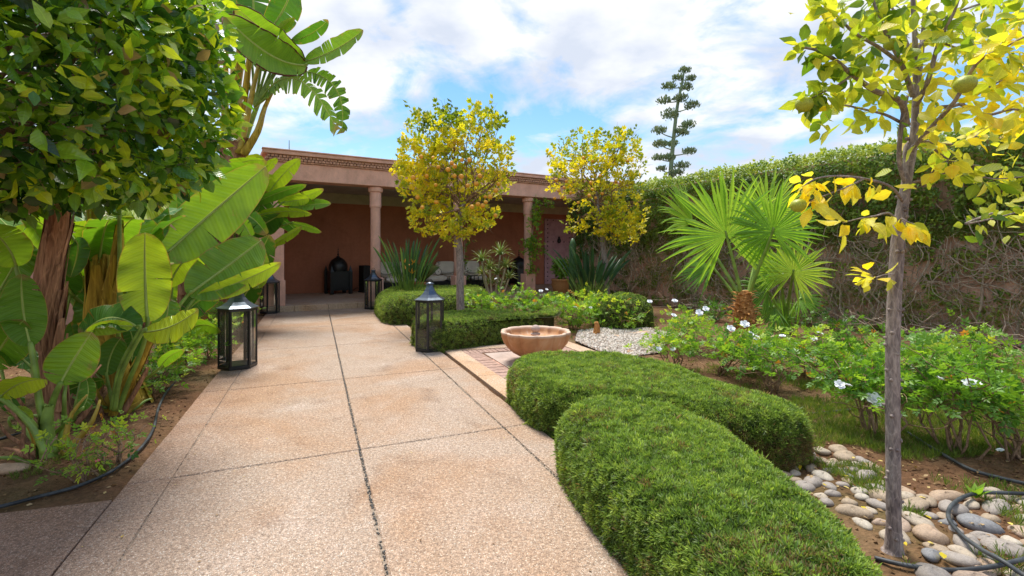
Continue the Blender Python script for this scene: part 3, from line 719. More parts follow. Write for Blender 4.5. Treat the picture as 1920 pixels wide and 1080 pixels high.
# ------------------------------------------------------------------ lanterns
def make_lantern():
    t = thing('lantern', '', 'lantern'); Rr = .195; hb = .65
    m = Mesh(); lathe(m, [(Rr * .96, 0), (Rr, .006), (Rr, .035), (Rr * .93, .042)], 6, cap=True); m.build('base', M['iron'], t)
    for k in range(6):
        a = k * math.pi / 3; c, s = math.cos(a), math.sin(a); m = Mesh(); w = .017
        V = []
        for z in (.036, hb - .02):
            for (dr, dt) in ((-.012, -w), (.004, -w * .6), (.004, w * .6), (-.012, w)):
                r = Rr * .965 + dr; V.append((r * c - dt * s, r * s + dt * c, z))
        m.add(V, [(0, 1, 5, 4), (1, 2, 6, 5), (2, 3, 7, 6), (3, 0, 4, 7)]); m.build('post', M['iron'], t)
        b = a + math.pi / 3; r = Rr * .945; m = Mesh()
        P0, P1 = Vector((r * c, r * s, 0)), Vector((r * math.cos(b), r * math.sin(b), 0)); e = (P1 - P0).normalized(); P0 += e * .014; P1 -= e * .014
        m.add([(P0.x, P0.y, .045), (P1.x, P1.y, .045), (P1.x, P1.y, hb - .022), (P0.x, P0.y, hb - .022)], [(0, 1, 2, 3)]); m.build('glass_pane', M['glass'], t)
    m = Mesh(); lathe(m, [(Rr * .90, hb - .028), (Rr * 1.0, hb - .026), (Rr * 1.0, hb - .004), (Rr * .9, hb)], 6, cap=True); m.build('top_rail', M['iron'], t)
    m = Mesh(); lathe(m, [(Rr * 1.07, hb + .001), (Rr * 1.08, hb + .009), (Rr * .80, hb + .035), (Rr * .56, hb + .07), (Rr * .38, hb + .115), (Rr * .27, hb + .16), (Rr * .22, hb + .19)], 6, cap=True)
    rf = m.build('roof', M['roofmetal'], t)
    m = Mesh(); lathe(m, [(.034, hb + .19), (.055, hb + .198), (.058, hb + .208), (.036, hb + .222), (.012, hb + .232), (0.0, hb + .233)], 12); m.build('cap', M['roofmetal'], rf, smooth=True)
    m = Mesh(); ring = [(.045 * math.cos(u), .012, hb + .205 + .052 * math.sin(u) + .01) for u in np.linspace(-.2, math.pi + .2, 14)]
    tube(m, ring, .0035, 5); m.build('handle', M['iron'], t, smooth=True)
    return t
lan = make_lantern()
for i, (px, py, rz, lab) in enumerate([(446, 688, .62, 'nearest black glazed lantern, at the edge of the leafy bed'),
                                     (806, 656, .55, 'black glazed lantern on the right edge of the path before the stone basin'),
                                     (506, 587, .70, 'black glazed lantern standing against the left corner pillar of the pavilion'),
                                     (700, 579, .50, 'black glazed lantern in front of the second pavilion column, by the clipped ball')]):
    o = lan if i == 0 else copy_tree(lan)
    o.location = G(px, py); o.rotation_euler.z = rz; tag(o, lab, group='black lanterns along the path')

# ------------------------------------------------------------------ fountain
fo = thing('fountain', 'scalloped honey coloured stone basin with a small stacked finial on the patio', 'fountain', G(1004, 676))
def lob(an, r, z):
    k = abs(math.sin(an * 6.5)); return 1 - .085 * (1 - k) ** 1.6 * min(1, z / .07)
m = Mesh(); lathe(m, [(.10, .0), (.135, .008), (.14, .03), (.11, .05), (.09, .07)], 40, cap=True); m.build('foot', M['basin'], fo, smooth=True)
def lob2(an, r, z):
    k = abs(math.sin(an * 6)); return 1 - .075 * (1 - k) ** 1.8 * min(1, max(0, (r - .06) / .15))
pr = [(.07, .045), (.12, .048), (.20, .066), (.27, .105), (.33, .16), (.375, .22), (.40, .28), (.408, .325), (.412, .343), (.405, .350), (.388, .351), (.372, .345), (.362, .33), (.352, .30), (.33, .27), (.29, .25), (.1, .245), (.001, .245)]
m = Mesh(); lathe(m, pr, 144, lobes=lob2); m.build('basin', M['basin'], fo, smooth=True)
m = Mesh(); lathe(m, [(.03, .24), (.05, .262), (.052, .278), (.035, .286), (.035, .292), (.055, .30), (.056, .318), (.032, .326), (.028, .332)], 24); m.build('finial_disc', M['screed'], fo, smooth=True)
m = Mesh(); lathe(m, [(.0, .328), (.03, .332), (.052, .352), (.054, .378), (.04, .402), (.018, .414), (.0, .416)], 20, lobes=lambda a, r, z: 1 + .06 * math.sin(a + 1)); m.build('finial_pebble', M['screed'], fo, smooth=True)

# ------------------------------------------------------------------ furniture of the pavilion
def cushion(m, x0, x1, y0, y1, z0, z1, puff=.03, nx=8, ny=6, nz=4):
    """soft box"""
    V = []; idx = {}
    def P(u, v, w):
        key = (round(u, 4), round(v, 4), round(w, 4))
        if key not in idx:
            x, y, z = 2 * u - 1, 2 * v - 1, 2 * w - 1
            b = 1 - .12 * (abs(x) ** 6 * abs(y) ** 6 + abs(y) ** 6 * abs(z) ** 6 + abs(x) ** 6 * abs(z) ** 6)
            X = x * b; Yy = y * b; Z = z * b * (1 + puff * 6 * (1 - x * x) * (1 - y * y))
            idx[key] = len(V); V.append(((x0 + x1) / 2 + X * (x1 - x0) / 2, (y0 + y1) / 2 + Yy * (y1 - y0) / 2, (z0 + z1) / 2 + Z * (z1 - z0) / 2))
        return idx[key]
    Fc = []
    def face(f, na, nb):
        for i in range(na):
            for j in range(nb): Fc.append((f(i / na, j / nb), f((i + 1) / na, j / nb), f((i + 1) / na, (j + 1) / nb), f(i / na, (j + 1) / nb)))
    face(lambda a, b: P(a, b, 1), nx, ny); face(lambda a, b: P(a, b, 0), nx, ny); face(lambda a, b: P(a, 0, b), nx, nz); face(lambda a, b: P(a, 1, b), nx, nz)
    face(lambda a, b: P(0, a, b), ny, nz); face(lambda a, b: P(1, a, b), ny, nz)
    m.add(V, Fc); return m
def sofa(xa, xb, label):
    t = thing('sofa', label, 'sofa', BO, BANG, 'low black framed sofas along the back wall')
    y0, y1 = dep - .95, dep - .06
    m = Mesh(); box(m, xa, xb, y0 + .04, y1, zT + .08, zT + .27); m.build('frame', M['black'], t, bevel=.01)
    for x in (xa + .05, xb - .12):
        for y in (y0 + .08, y1 - .1):
            m = Mesh(); box(m, x, x + .06, y, y + .06, zT + .001, zT + .08); m.build('leg', M['black'], t)
    k = max(1, round((xb - xa) / .8))
    for i in range(k):
        a, b = xa + (xb - xa) * i / k + .01, xa + (xb - xa) * (i + 1) / k - .01
        m = Mesh(); cushion(m, a, b, y0, y1 - .02, zT + .272, zT + .45, .02); m.build('seat_cushion', M['canvas'], t, smooth=True)
    return t
s0, s1 = lx(714, dep - .5), lx(790, dep - .5)
sofa(s0, s1, 'black framed sofa with white seat cushions behind the second column')
s2, s3 = lx(792, dep - .5) , lx(905, dep - .5)
sofa(s2, s3, 'longer black framed sofa with white seat cushions behind the fruiting orange tree')
def loose(xc, w, label, tiltx=.18, h=.42, name='back_cushion'):
    m = Mesh(); cushion(m, -w / 2, w / 2, -.07, .07, 0, h, .0); 
    # puffed front
    o = m.build(name, M['canvas'], None, smooth=True); o.location = Bw(xc, dep - .20, zT + .455); o.rotation_euler = (-tiltx, 0, BANG + rnd.uniform(-.06, .06))
    return tag(o, label, 'cushion', 'white back cushions on the sofas')
loose(lx(724, dep - .2), .5, 'white back cushion on the left sofa, half behind the second column')
loose(lx(750, dep - .2), .5, 'white back cushion on the left sofa behind the strap leaved plant')
loose(lx(836, dep - .2), .66, 'square white back cushion beside the bolster')
loose(lx(884, dep - .2), .58, 'white back cushion at the right end, beside the small black tables')
b = thing('bolster', 'round white bolster with dark piped end lying on the right sofa', 'bolster', Bw(lx(812, dep - .5), dep - .55, zT + .455), BANG)
m = Mesh(); pr = [(0.0, -.38), (.06, -.385), (.098, -.37), (.11, -.34), (.112, 0), (.11, .34), (.098, .37), (0.0, .385)]
lathe(m, pr, 20); v = m.v[-1]; m.v[-1] = np.stack([v[:, 2] * .62 * .5 - v[:, 2] * .0, -v[:, 2] * .9, v[:, 0] * 0 + 0], 1).astype(np.float32) if False else np.stack([v[:, 0], v[:, 2], v[:, 1] + .112], 1)
m.build('body', M['canvas'], b, smooth=True)
m = Mesh(); ring = [(.104 * math.cos(u), -.372, .112 + .104 * math.sin(u)) for u in np.linspace(0, 2 * math.pi, 25)]; tube(m, ring, .006, 5); m.build('piping', M['piping'], b)
m = Mesh(); lathe(m, [(.0, 0), (.014, .004), (0, .01)], 8); v = m.v[-1]; m.v[-1] = np.stack([v[:, 0], -.386 - v[:, 2], v[:, 1] + .112], 1); m.build('button', M['piping'], b)
for i, px in enumerate((872, 893)):
    t = thing('side_table', ['small black side table, nearer the orange tree trunk', 'small black side table between the first one and the aloe'][i], 'side table', Bw(lx(px, dep - 1.3), dep - 1.3, zT), BANG, 'small black side tables')
    m = Mesh(); box(m, -.17, .17, -.17, .17, .43, .45); m.build('table_top', M['iron'], t, bevel=.003)
    for x in (-.15, .13):
        for y in (-.15, .13): m = Mesh(); box(m, x, x + .02, y, y + .02, 0, .43); m.build('leg', M['iron'], t)

# dome shaped iron braziers
def brazier(loc, label, s=1.0):
    t = thing('dome_brazier', label, 'brazier', loc, BANG + .12, 'black domed iron braziers'); w = .30
    m = Mesh(); box(m, -w * .78, w * .78, -w * .78, w * .78, .10, .60); m.build('firebox', M['black'], t, bevel=.01)
    for sx in (-1, 1):
        for sy in (-1, 1):
            m = Mesh(); x, y = sx * w * .86, sy * w * .86; a = .045
            V = [(x + dx * a * k, y + dy * a * k, z) for (z, k) in ((0, .8), (.05, 1), (.62, 1), (.72, .45), (.80, .02)) for dx, dy in ((-1, -1), (1, -1), (1, 1), (-1, 1))]
            m.add(V, [(l * 4 + i, l * 4 + (i + 1) % 4, (l + 1) * 4 + (i + 1) % 4, (l + 1) * 4 + i) for l in range(4) for i in range(4)] + [(3, 2, 1, 0)])
            m.build('corner_post', M['iron'], t)
    # scalloped skirt panels
    for k in range(4):
        m = Mesh(); a = k * math.pi / 2; c, sn = math.cos(a), math.sin(a); n = 12; V = []
        for i in range(n + 1):
            x = -w * .82 + w * 1.64 * i / n; arch = .04 + .13 * math.sqrt(max(0, 1 - (x / (w * .8)) ** 2))
            for z in (arch, .62 + .025 * (i % 2)):
                for y in (-w * .88, -w * .85): V.append((x * c - y * sn, x * sn + y * c, z))
        Fc = []
        for i in range(n):
            o = i * 4; q = o + 4
            Fc += [(o, q, q + 2, o + 2), (o + 1, o + 3, q + 3, q + 1), (o + 2, q + 2, q + 3, o + 3), (o, o + 1, q + 1, q)]
        m.add(V, Fc); m.build('panel', M['iron'], t)
    m = Mesh(); lathe(m, [(.18, .60), (.24, .615), (.245, .64), (.255, .72), (.25, .80), (.222, .88), (.17, .95), (.10, 1.0), (.05, 1.02), (.0, 1.024)], 24)
    d = m.build('dome', M['iron'], t, smooth=True)
    m = Mesh(); lathe(m, [(.05, 1.015), (.06, 1.035), (.02, 1.055), (.012, 1.08), (.03, 1.105), (.012, 1.13), (.008, 1.15), (.024, 1.172), (.008, 1.195), (.006, 1.22), (.018, 1.24), (.005, 1.26), (.0, 1.33)], 10); m.build('finial', M['iron'], d, smooth=True)
    t.scale = (s, s, s); return t
bx = lx(634, dep - .62)
brazier(Bw(bx, dep - .62, zT), 'black domed iron brazier with spiked corners against the back wall, left of the second column')
brazier(Bw(lx(973, dep - .7), dep - .7, zT), 'black domed iron brazier half hidden behind the vine wound column', .98)
t = thing('loudspeaker', 'slim black outdoor loudspeaker standing just left of the second column', 'loudspeaker', Bw(lx(684, dep - .45), dep - .45, zT), BANG + .3)
m = Mesh(); box(m, -.12, .12, -.14, .14, 0.04, .78); m.build('cabinet', M['black'], t, bevel=.02)
m = Mesh(); box(m, -.10, .10, -.152, -.142, .08, .74); m.build('grille', M['iron'], t, bevel=.004)
m = Mesh(); box(m, -.13, .13, -.15, .15, 0, .038); m.build('foot', M['iron'], t)
m = Mesh(); p0 = Bw(lx(676, dep - .4), dep - .4, zT + .02); p1 = Bw(lx(660, dep - .12), dep - .08, zT + .03)
tube(m, catmull([p0, p0 + Vector((-.12, .1, .1)), p1, p1 + Vector((-.05, .02, .12))], 8), .008, 5); tag(m.build('power_cable', M['black'], smooth=True), 'thin black cable trailing between brazier and loudspeaker', 'cable')

# ------------------------------------------------------------------ hoses
def hose(pts, r, label, n=10):
    m = Mesh(); tube(m, catmull(pts, n), r, 10); o = m.build('irrigation_hose', M['hose'], smooth=True); return tag(o, label, 'hose', 'black irrigation hoses')
def gz(px, py, dz): 
    p = G(px, py, dz); return p
hose([gz(-60, 962, .01), gz(0, 950, .0), gz(70, 932, -.01), gz(150, 910, -.01), gz(215, 880, -.01), gz(262, 842, -.01), gz(287, 805, -.01), gz(297, 765, -.01), gz(312, 735, -.01), gz(330, 715, -.03)], .0095,
     'black irrigation hose curving along the left bed beside the path')
hose([gz(-40, 835, -.01), gz(10, 820, -.01), gz(40, 812, -.02)], .0095, 'short stretch of black hose by the left frame, behind the tan stone')
hose([gz(1640, 1046, -.005), gz(1700, 1060, .005), gz(1780, 1069, .012), gz(1850, 1064, .03), gz(1905, 1052, .04), gz(1990, 1030, .03)], .009,
     'black hose sweeping from the front hedge past the foot of the citrus trunk')
hose([gz(1990, 930, .02), gz(1905, 925, .03), gz(1830, 925, .03), gz(1790, 942, .03), gz(1778, 968, .035), gz(1800, 1000, .04), gz(1840, 1030, .05), gz(1880, 1052, .062), gz(1925, 1082, .04), gz(1980, 1110, .03)], .009,
     'black hose looping over the river stones in the right corner')
hose([gz(1490, 776, -.01), gz(1530, 775, -.01), gz(1580, 770, -.01), gz(1615, 766, -.02)], .010, 'thin grey black hose lying in the grass behind the hedge')
hose([gz(1700, 810, .0), gz(1765, 850, .0), gz(1820, 880, .0), gz(1880, 897, .0), gz(1960, 915, .0)], .010, 'grey hose running under the rose bushes on the right')

# ------------------------------------------------------------------ stones
def stone_mesh(seed, fl=.6, el=1.3):
    r = random.Random(seed); m = Mesh(); V = []; nu, nv = 14, 8
    ph = [r.uniform(0, 6) for _ in range(4)]
    for j in range(nv + 1):
        th = math.pi * j / nv
        for i in range(nu):
            a = 2 * math.pi * i / nu
            d = Vector((math.sin(th) * math.cos(a), math.sin(th) * math.sin(a), math.cos(th)))
            k = 1 + .10 * math.sin(2 * a + ph[0]) + .07 * math.sin(3 * a + ph[1]) + .13 * noise.noise(d * 1.4 + Vector((seed * 3.1, 0, 0)))
            V.append((d.x * k, d.y * k * el, d.z * fl * k))
    m.add(V, [(j * nu + i, j * nu + (i + 1) % nu, (j + 1) * nu + (i + 1) % nu, (j + 1) * nu + i) for j in range(nv) for i in range(nu)])
    return m.data('stone', M['stone'], True)
SM = [stone_mesh(i, rnd.uniform(.42, .62), rnd.uniform(1.1, 1.6)) for i in range(12)]
bed = tag(bpy.data.objects.new('river_stone_bed', None), kind='structure'); COL.objects.link(bed)
cpoly = [(1430, 862), (1500, 848), (1560, 838), (1625, 862), (1665, 900), (1720, 918), (1800, 925), (1900, 925), (2050, 935), (2150, 1130), (1730, 1130), (1700, 1050), (1640, 985), (1570, 955), (1500, 905)]
cp = [tuple(G(x, y).xy) for x, y in cpoly]
cx0, cx1, cy0, cy1 = min(p[0] for p in cp), max(p[0] for p in cp), min(p[1] for p in cp), max(p[1] for p in cp)
placed = []; tries = 0
trunkp = G(1675, 1026)
while tries < 9000 and len(placed) < 240:
    tries += 1; x, y = rnd.uniform(cx0, cx1), rnd.uniform(cy0, cy1)
    if not inpoly(x, y, cp): continue
    px = CX + F * x / y
    s = rnd.uniform(.024, .054) * (1.0 if px < 1660 else 1.12)
    if math.hypot(x - trunkp.x, y - trunkp.y) < .05 + s: continue
    if px > 1660 and rnd.random() < .3: continue
    if any(math.hypot(x - a, y - b) < (s + c) * 1.02 for a, b, c in placed): continue
    placed.append((x, y, s))
for i, (x, y, s) in enumerate(placed):
    o = link('stone', SM[i % 12], bed); o.location = (x, y, ground_z(x, y) + s * rnd.uniform(.02, .26)); o.scale = (s, s, s * rnd.uniform(.9, 1.15))
    o.rotation_euler = (rnd.uniform(-.2, .2), rnd.uniform(-.2, .2), rnd.uniform(0, 6.3))
tanm = bpy.data.meshes['stone'].copy(); tanm.materials.clear(); tanm.materials.append(plain('smooth tan stone', (.46, .31, .20), .6, var=.2, sc=6, bstr=.1))
def single(px, py, s, lab, sx=1.0, grp=None):
    o = link('garden_stone', tanm); p = G(px, py); o.location = (p.x, p.y, ground_z(p.x, p.y) + s * .25); o.scale = (s * sx, s, s); o.rotation_euler = (0, 0, rnd.uniform(-.4, .4) + 1.57)
    tag(o, lab, 'stone', grp); return o
single(20, 878, .058, 'smooth tan stone lying alone on the soil at the left frame')
single(1188, 627, .075, 'left one of two rounded tan stones at the far side of the white gravel')
single(1206, 626, .085, 'right one of two rounded tan stones at the far side of the white gravel')
single(1157, 632, .06, 'low flat stone at the far edge of the white gravel')
single(1440, 634, .10, 'pale flat stone at the foot of the fan palm')
single(1545, 648, .085, 'pale stone in the grass right of the fan palm')
# ------------------------------------------------------------------ clipped hedges
HT = [tuft(7, 1.30, .085, 1), tuft(8, 1.15, .075, 2), tuft(6, 1.4, .095, 3)]
def hedge(name, label, cat, poly, h, r, step, s, dens_seed, group=None, z0=-.03, thin=None, smooth_n=8, tl=0.0):
    """a clipped mass over a footprint: a core and a coat of fine twig tufts"""
    ring = [np.array(p) for p in catmull([(p[0], p[1], 0) for p in poly], smooth_n, True)]
    # resample
    ring = np.array(ring)[:, :2]; K = len(ring)
    area = 0.5 * sum(ring[i][0] * ring[(i + 1) % K][1] - ring[(i + 1) % K][0] * ring[i][1] for i in range(K))
    if area < 0: ring = ring[::-1]
    tang = np.roll(ring, -1, 0) - np.roll(ring, 1, 0); tang = tang / np.maximum(np.linalg.norm(tang, axis=1, keepdims=True), 1e-6); inw = np.stack([-tang[:, 1], tang[:, 0]], 1)
    for _ in range(3): inw = (inw + np.roll(inw, 1, 0) + np.roll(inw, -1, 0)); inw /= np.linalg.norm(inw, axis=1, keepdims=True)
    cen = ring.mean(0)
    t = thing(name, label, cat, (cen[0], cen[1], 0), 0, group)
    def lump(x, y, z): return .018 * noise.noise(Vector((x * 3, y * 3, z * 3 + dens_seed))) + .010 * noise.noise(Vector((x * 9, y * 9, z * 9 + dens_seed)))
    # profile around the rim: vertical foot, rounded shoulder
    prof = [(.02, z0), (-.0, z0 + (h - r - z0) * .5), (.0, h - r)] + [(r * (1 - math.cos(a)), h - r + r * math.sin(a)) for a in np.linspace(.2, math.pi / 2, 6)]
    m = Mesh(); V = []
    shr = .030
    for d, z in prof:
        for i in range(K):
            p = ring[i] + inw[i] * (d + shr); V.append((p[0] - cen[0], p[1] - cen[1], z - shr * (z > h - r)))
    Fc = [(l * K + i, l * K + (i + 1) % K, (l + 1) * K + (i + 1) % K, (l + 1) * K + i) for l in range(len(prof) - 1) for i in range(K)]
    Fc.append(tuple((len(prof) - 1) * K + i for i in range(K)))
    m.add(V, Fc); m.build('core', M['hedgecore'], t)
    # sample the coat
    seg = np.linalg.norm(np.roll(ring, -1, 0) - ring, axis=1); per = seg.sum(); cum = np.cumsum(seg)
    arc = (h - r - z0) + r * math.pi / 2
    nside = int(per * arc / step ** 2)
    u = rng.random(nside) * per; idx = np.minimum(np.searchsorted(cum, u), K - 1); fr = (u - (cum[idx] - seg[idx])) / seg[idx]
    nxt = (idx + 1) % K
    bp = ring[idx] * (1 - fr)[:, None] + ring[nxt] * fr[:, None]; iw = inw[idx] * (1 - fr)[:, None] + inw[nxt] * fr[:, None]
    a = rng.random(nside) * arc; vert = a < (h - r - z0); th = np.clip((a - (h - r - z0)) / r, 0, math.pi / 2)
    d = np.where(vert, 0, r * (1 - np.cos(th))); z = np.where(vert, z0 + a, h - r + r * np.sin(th))
    P = np.concatenate([bp + iw * d[:, None], z[:, None]], 1)
    Nn = np.stack([-iw[:, 0] * np.cos(th), -iw[:, 1] * np.cos(th), np.sin(th)], 1)
    mn, mxx = ring.min(0), ring.max(0); nt_ = int(np.prod(mxx - mn) / step ** 2)
    q = rng.random((nt_, 2)) * (mxx - mn) + mn
    inner = ring + inw * r * .9
    # vectorised point in polygon
    def pip(q, poly):
        c = np.zeros(len(q), bool); j = len(poly) - 1
        for i in range(len(poly)):
            xi, yi = poly[i]; xj, yj = poly[j]
            cond = ((yi > q[:, 1]) != (yj > q[:, 1])) & (q[:, 0] < (xj - xi) * (q[:, 1] - yi) / (yj - yi + 1e-12) + xi); c ^= cond; j = i
        return c
    q = q[pip(q, inner)]
    P = np.concatenate([P, np.concatenate([q, np.full((len(q), 1), h)], 1)]); Nn = np.concatenate([Nn, np.tile([0, 0, 1.], (len(q), 1))])
    n = len(P)
    lm = np.array([lump(*p) for p in P]) if n < 90000 else fnoise(P, 3, dens_seed) * .018 + fnoise(P, 9, 1) * .010
    clump = fnoise(P, 14, dens_seed)
    c2 = fnoise(P, 38, dens_seed)
    P = P + Nn * (lm + .010 * clump + .011 * c2 + rng.normal(0, .004, n))[:, None] - np.array([cen[0], cen[1], 0])
    ax = nrm(Nn + rng.normal(0, .42, (n, 3)) + np.array([0, 0, .35]))
    z = P[:, 2]; low = np.clip((h * .55 - z) / (h * .6), 0, 1)
    tint = np.clip(.47 + .34 * clump + .50 * c2 + .18 * lm / .018 * .5 + rng.normal(0, .15, n) + tl, 0, .90)
    worn = rng.random(n) < (.02 + (thin(P + np.array([cen[0], cen[1], 0])) if thin is not None else 0) + .10 * low)
    tint[worn] = rng.uniform(.96, 1.0, worn.sum())
    pz = (fnoise(P, 4.5, dens_seed + 5) > .30) & (rng.random(n) < .30); tint[pz] = rng.uniform(.93, 1.0, pz.sum())
    sil = rng.random(n) < .05; tint[sil & ~worn] = .92
    xd = nrm(np.cross(ax, rng.normal(size=(n, 3)))); rot = np.stack([xd, np.cross(ax, xd), ax], axis=2)
    sc = s * rng.uniform(.65, 1.25, n) * np.where(rng.random(n) < .012, 1.8, 1)
    m = Mesh(); which = rng.integers(0, 3, n)
    for k in range(3):
        w = which == k; m.scatter(HT[k], P[w], rot[w], sc[w], tint[w])
    tag(m.build('foliage', M['hedge'], t), kind='stuff')
    return t
A = [(.30, 2.95), (.30, 2.62), (.36, 2.30), (.46, 1.95), (.55, 1.60), (.65, 1.30), (1.02, 1.28), (1.15, 1.60), (1.20, 1.95), (1.20, 2.25), (1.16, 2.60), (1.08, 2.90), (.88, 3.12), (.55, 3.20)]
Bq = [(-.02, 4.25), (.10, 4.62), (.50, 4.78), (.95, 4.72), (1.28, 4.40), (1.46, 3.95), (1.60, 3.60), (1.80, 3.20), (1.78, 2.95), (1.52, 2.84), (1.20, 2.98), (.95, 3.15), (.60, 3.25), (.25, 3.40), (.08, 3.75)]
def thinB(P): # bare old wood low on the near right end
    return .55 * np.clip((.22 - P[:, 2]) / .1, 0, 1) * ((P[:, 0] > 1.0) & (P[:, 1] < 3.3))
hedge('clipped_hedge', 'nearest low clipped hedge, curving along the right edge of the path in the foreground', 'hedge', A, .335, .16, .0080, .024, 3.1)
hedge('clipped_hedge', 'low clipped hedge bending away behind the nearest one, towards the stone basin', 'hedge', Bq, .305, .14, .0092, .025, 9.7, thin=thinB, tl=.04)
Cq = [tuple(G(x, y, z).xy) for x, y, z in ((778, 648, 0), (800, 660, 0), (860, 655, 0), (950, 642, 0), (1010, 636, 0), (1035, 618, .0), (1020, 592, .32), (960, 585, .32), (880, 585, .32), (800, 590, .32), (775, 605, .3))]
hedge('clipped_hedge', 'flat topped clipped hedge between the second orange lantern side and the stone basin'.replace('second orange lantern side', 'right hand lantern'), 'hedge', Cq, .34, .13, .017, .030, 4.4, tl=.06)
Dq = [tuple(G(x, y, z).xy) for x, y, z in ((706, 590, 0), (722, 606, 0), (755, 609, 0), (800, 604, 0), (860, 600, 0), (905, 592, 0), (910, 545, .35), (860, 543, .37), (800, 542, .37), (730, 545, .37), (707, 556, .33))]
hedge('clipped_ball', 'rounded clipped bush beside the far right lantern, under the strap leaved plant', 'clipped bush', Dq, .46, .28, .021, .034, 6.2, tl=.08)
Eq = [tuple(G(x, y, z).xy) for x, y, z in ((1130, 616, 0), (1175, 620, 0), (1220, 612, 0), (1218, 575, .3), (1190, 560, .4), (1150, 558, .4), (1125, 575, .3))]
hedge('clipped_ball', 'dark clipped dome at the far end of the rose bed by the creeper wall', 'clipped bush', Eq, .50, .30, .024, .034, 7.9, tl=-.16)

# ------------------------------------------------------------------ citrus trees
def limb(m, p0, p1, r0, r1, bend=.08, n=8, sides=6, tint=.5, mi=0):
    p0, p1 = Vector(tuple(p0)), Vector(tuple(p1)); L = (p1 - p0).length
    o = Vector((rnd.gauss(0, 1), rnd.gauss(0, 1), rnd.gauss(0, .6))) * L * bend; o2 = Vector((rnd.gauss(0, 1), rnd.gauss(0, 1), rnd.gauss(0, .6))) * L * bend
    pts = catmull([p0, p0.lerp(p1, .33) + o, p0.lerp(p1, .66) + o2, p1], max(2, n // 3))
    tube(m, pts, list(np.linspace(r0, r1, len(pts))), sides, tint, mi); return pts
def orange_tree(label, base, trunk, blobs, fruits, cy, nleaf, seed):
    """blobs: px, py, radius px, weight"""
    t = thing('orange_tree', label, 'orange tree', base, 0, 'orange trees by the pavilion'); b = Vector(base); Y = cy
    m = Mesh(); tp = [W(*q) for q in trunk]; pts = catmull(tp, 6)
    tube(m, [p - np.array(b) for p in pts], list(np.interp(np.linspace(0, 1, len(pts)), [0, .08, .6, 1], [.088, .070, .056, .035])), 12, bump=.05)
    m.build('trunk', M['bark'], t, smooth=True)
    top = tp[-1]; fork = tp[-2]
    m = Mesh(); P = []; Dd = []; cent = []
    for (px, py, rp, w) in blobs:
        r = rp * Y / F; c = W(px, py, Y + rnd.uniform(-.35, .35)); cent.append((c, r, w))
    for c, r, w in cent:
        s = top.lerp(fork, rnd.random()); pts = limb(m, s - b, c - b, .020, .009, .10)
        for k in range(5):
            e = c + Vector(rdir(1)[0]) * r * .95; limb(m, Vector(tuple(pts[-3 - k % 3])), e - b, .007, .003, .12, 6, 4)
    # bare inner twigs
    mc = sum((c for c, r, w in cent), Vector()) / len(cent)
    for k in range(90):
        c, r, w = rnd.choice(cent); s = c + Vector(rdir(1)[0]) * r * .5; e = s + (Vector(rdir(1, .4)[0]) + (s - mc).normalized() * .4) * rnd.uniform(.15, .35); limb(m, s - b, e - b, .004, .0015, .12, 5, 3)
    m.build('branches', M['barkbrown'], t, smooth=True)
    tot = sum(w * r * r for c, r, w in cent)
    for c, r, w in cent:
        n = int(nleaf * w * r * r / tot); d = rdir(n); rr = r * np.clip(1 - np.abs(rng.normal(0, .22, n)), .25, 1.05)
        hole = fnoise(d * 1.0 + np.array(c), 2.2, seed) ; keep = hole > -.08
        d, rr = d[keep], rr[keep]; P.append(np.array(c) + d * rr[:, None] * np.array([1, 1, .92])); Dd.append(d)
    P = np.concatenate(P); Dd = np.concatenate(Dd); n = len(P)
    ax = nrm(Dd + rng.normal(0, .6, (n, 3)) + np.array([0, 0, .25])); tint = np.clip(.54 + .30 * fnoise(P, 2.4, seed) + .12 * (P[:, 2] - np.median(P[:, 2])) * -.2 + rng.normal(0, .17, n), 0, 1)
    up = P[:, 2] > np.percentile(P[:, 2], 82); tint[up] -= .14; tint = np.clip(tint, 0, 1)
    m = Mesh(); m.scatter(SPRIG, P - np.array(b), frames(ax, rdir(n, .8)), rng.uniform(.10, .155, n), tint)
    # shoots standing proud of the clipped outline
    o_ = Dd[:, 2] > .1; idx = np.where(o_)[0]; w = rng.choice(idx, min(90, len(idx))); m.scatter(SPRIG, P[w] + Dd[w] * rng.uniform(.04, .16, (len(w), 1)) - np.array(b), frames(nrm(Dd[w] + np.array([0, 0, .8])), rdir(len(w))), rng.uniform(.13, .20, len(w)), np.clip(tint[w] - .15, 0, 1))
    # loose single leaves hanging
    k = n // 2; w = rng.integers(0, n, k); axd = nrm(rdir(k) * .6 + np.array([0, 0, -.7]))
    m.scatter(LEAF, P[w] + rng.normal(0, .06, (k, 3)) - np.array(b), frames(axd, rdir(k)), rng.uniform(.055, .095, k), np.clip(tint[w] + rng.normal(0, .15, k), 0, 1))
    tag(m.build('foliage', M['orangeleaf'], t), kind='stuff')
    fm = Mesh(); lathe(fm, [(0, -.98), (.35, -.93), (.72, -.68), (.96, -.28), (1, .05), (.92, .42), (.66, .76), (.30, .95), (.06, .90), (0, .86)], 14); fd = fm.data('orange', M['orange'], True)
    for (px, py) in fruits:
        o = link('orange', fd, t); p = W(px, py, Y - rnd.uniform(.30, .75)); r = rnd.uniform(.031, .043); o.location = p - b; o.scale = (r, r, r * rnd.uniform(.9, 1.0)); o.rotation_euler = (rnd.uniform(-.4, .4), rnd.uniform(-.4, .4), 0)
    return t
Y1 = G(864, 612).y
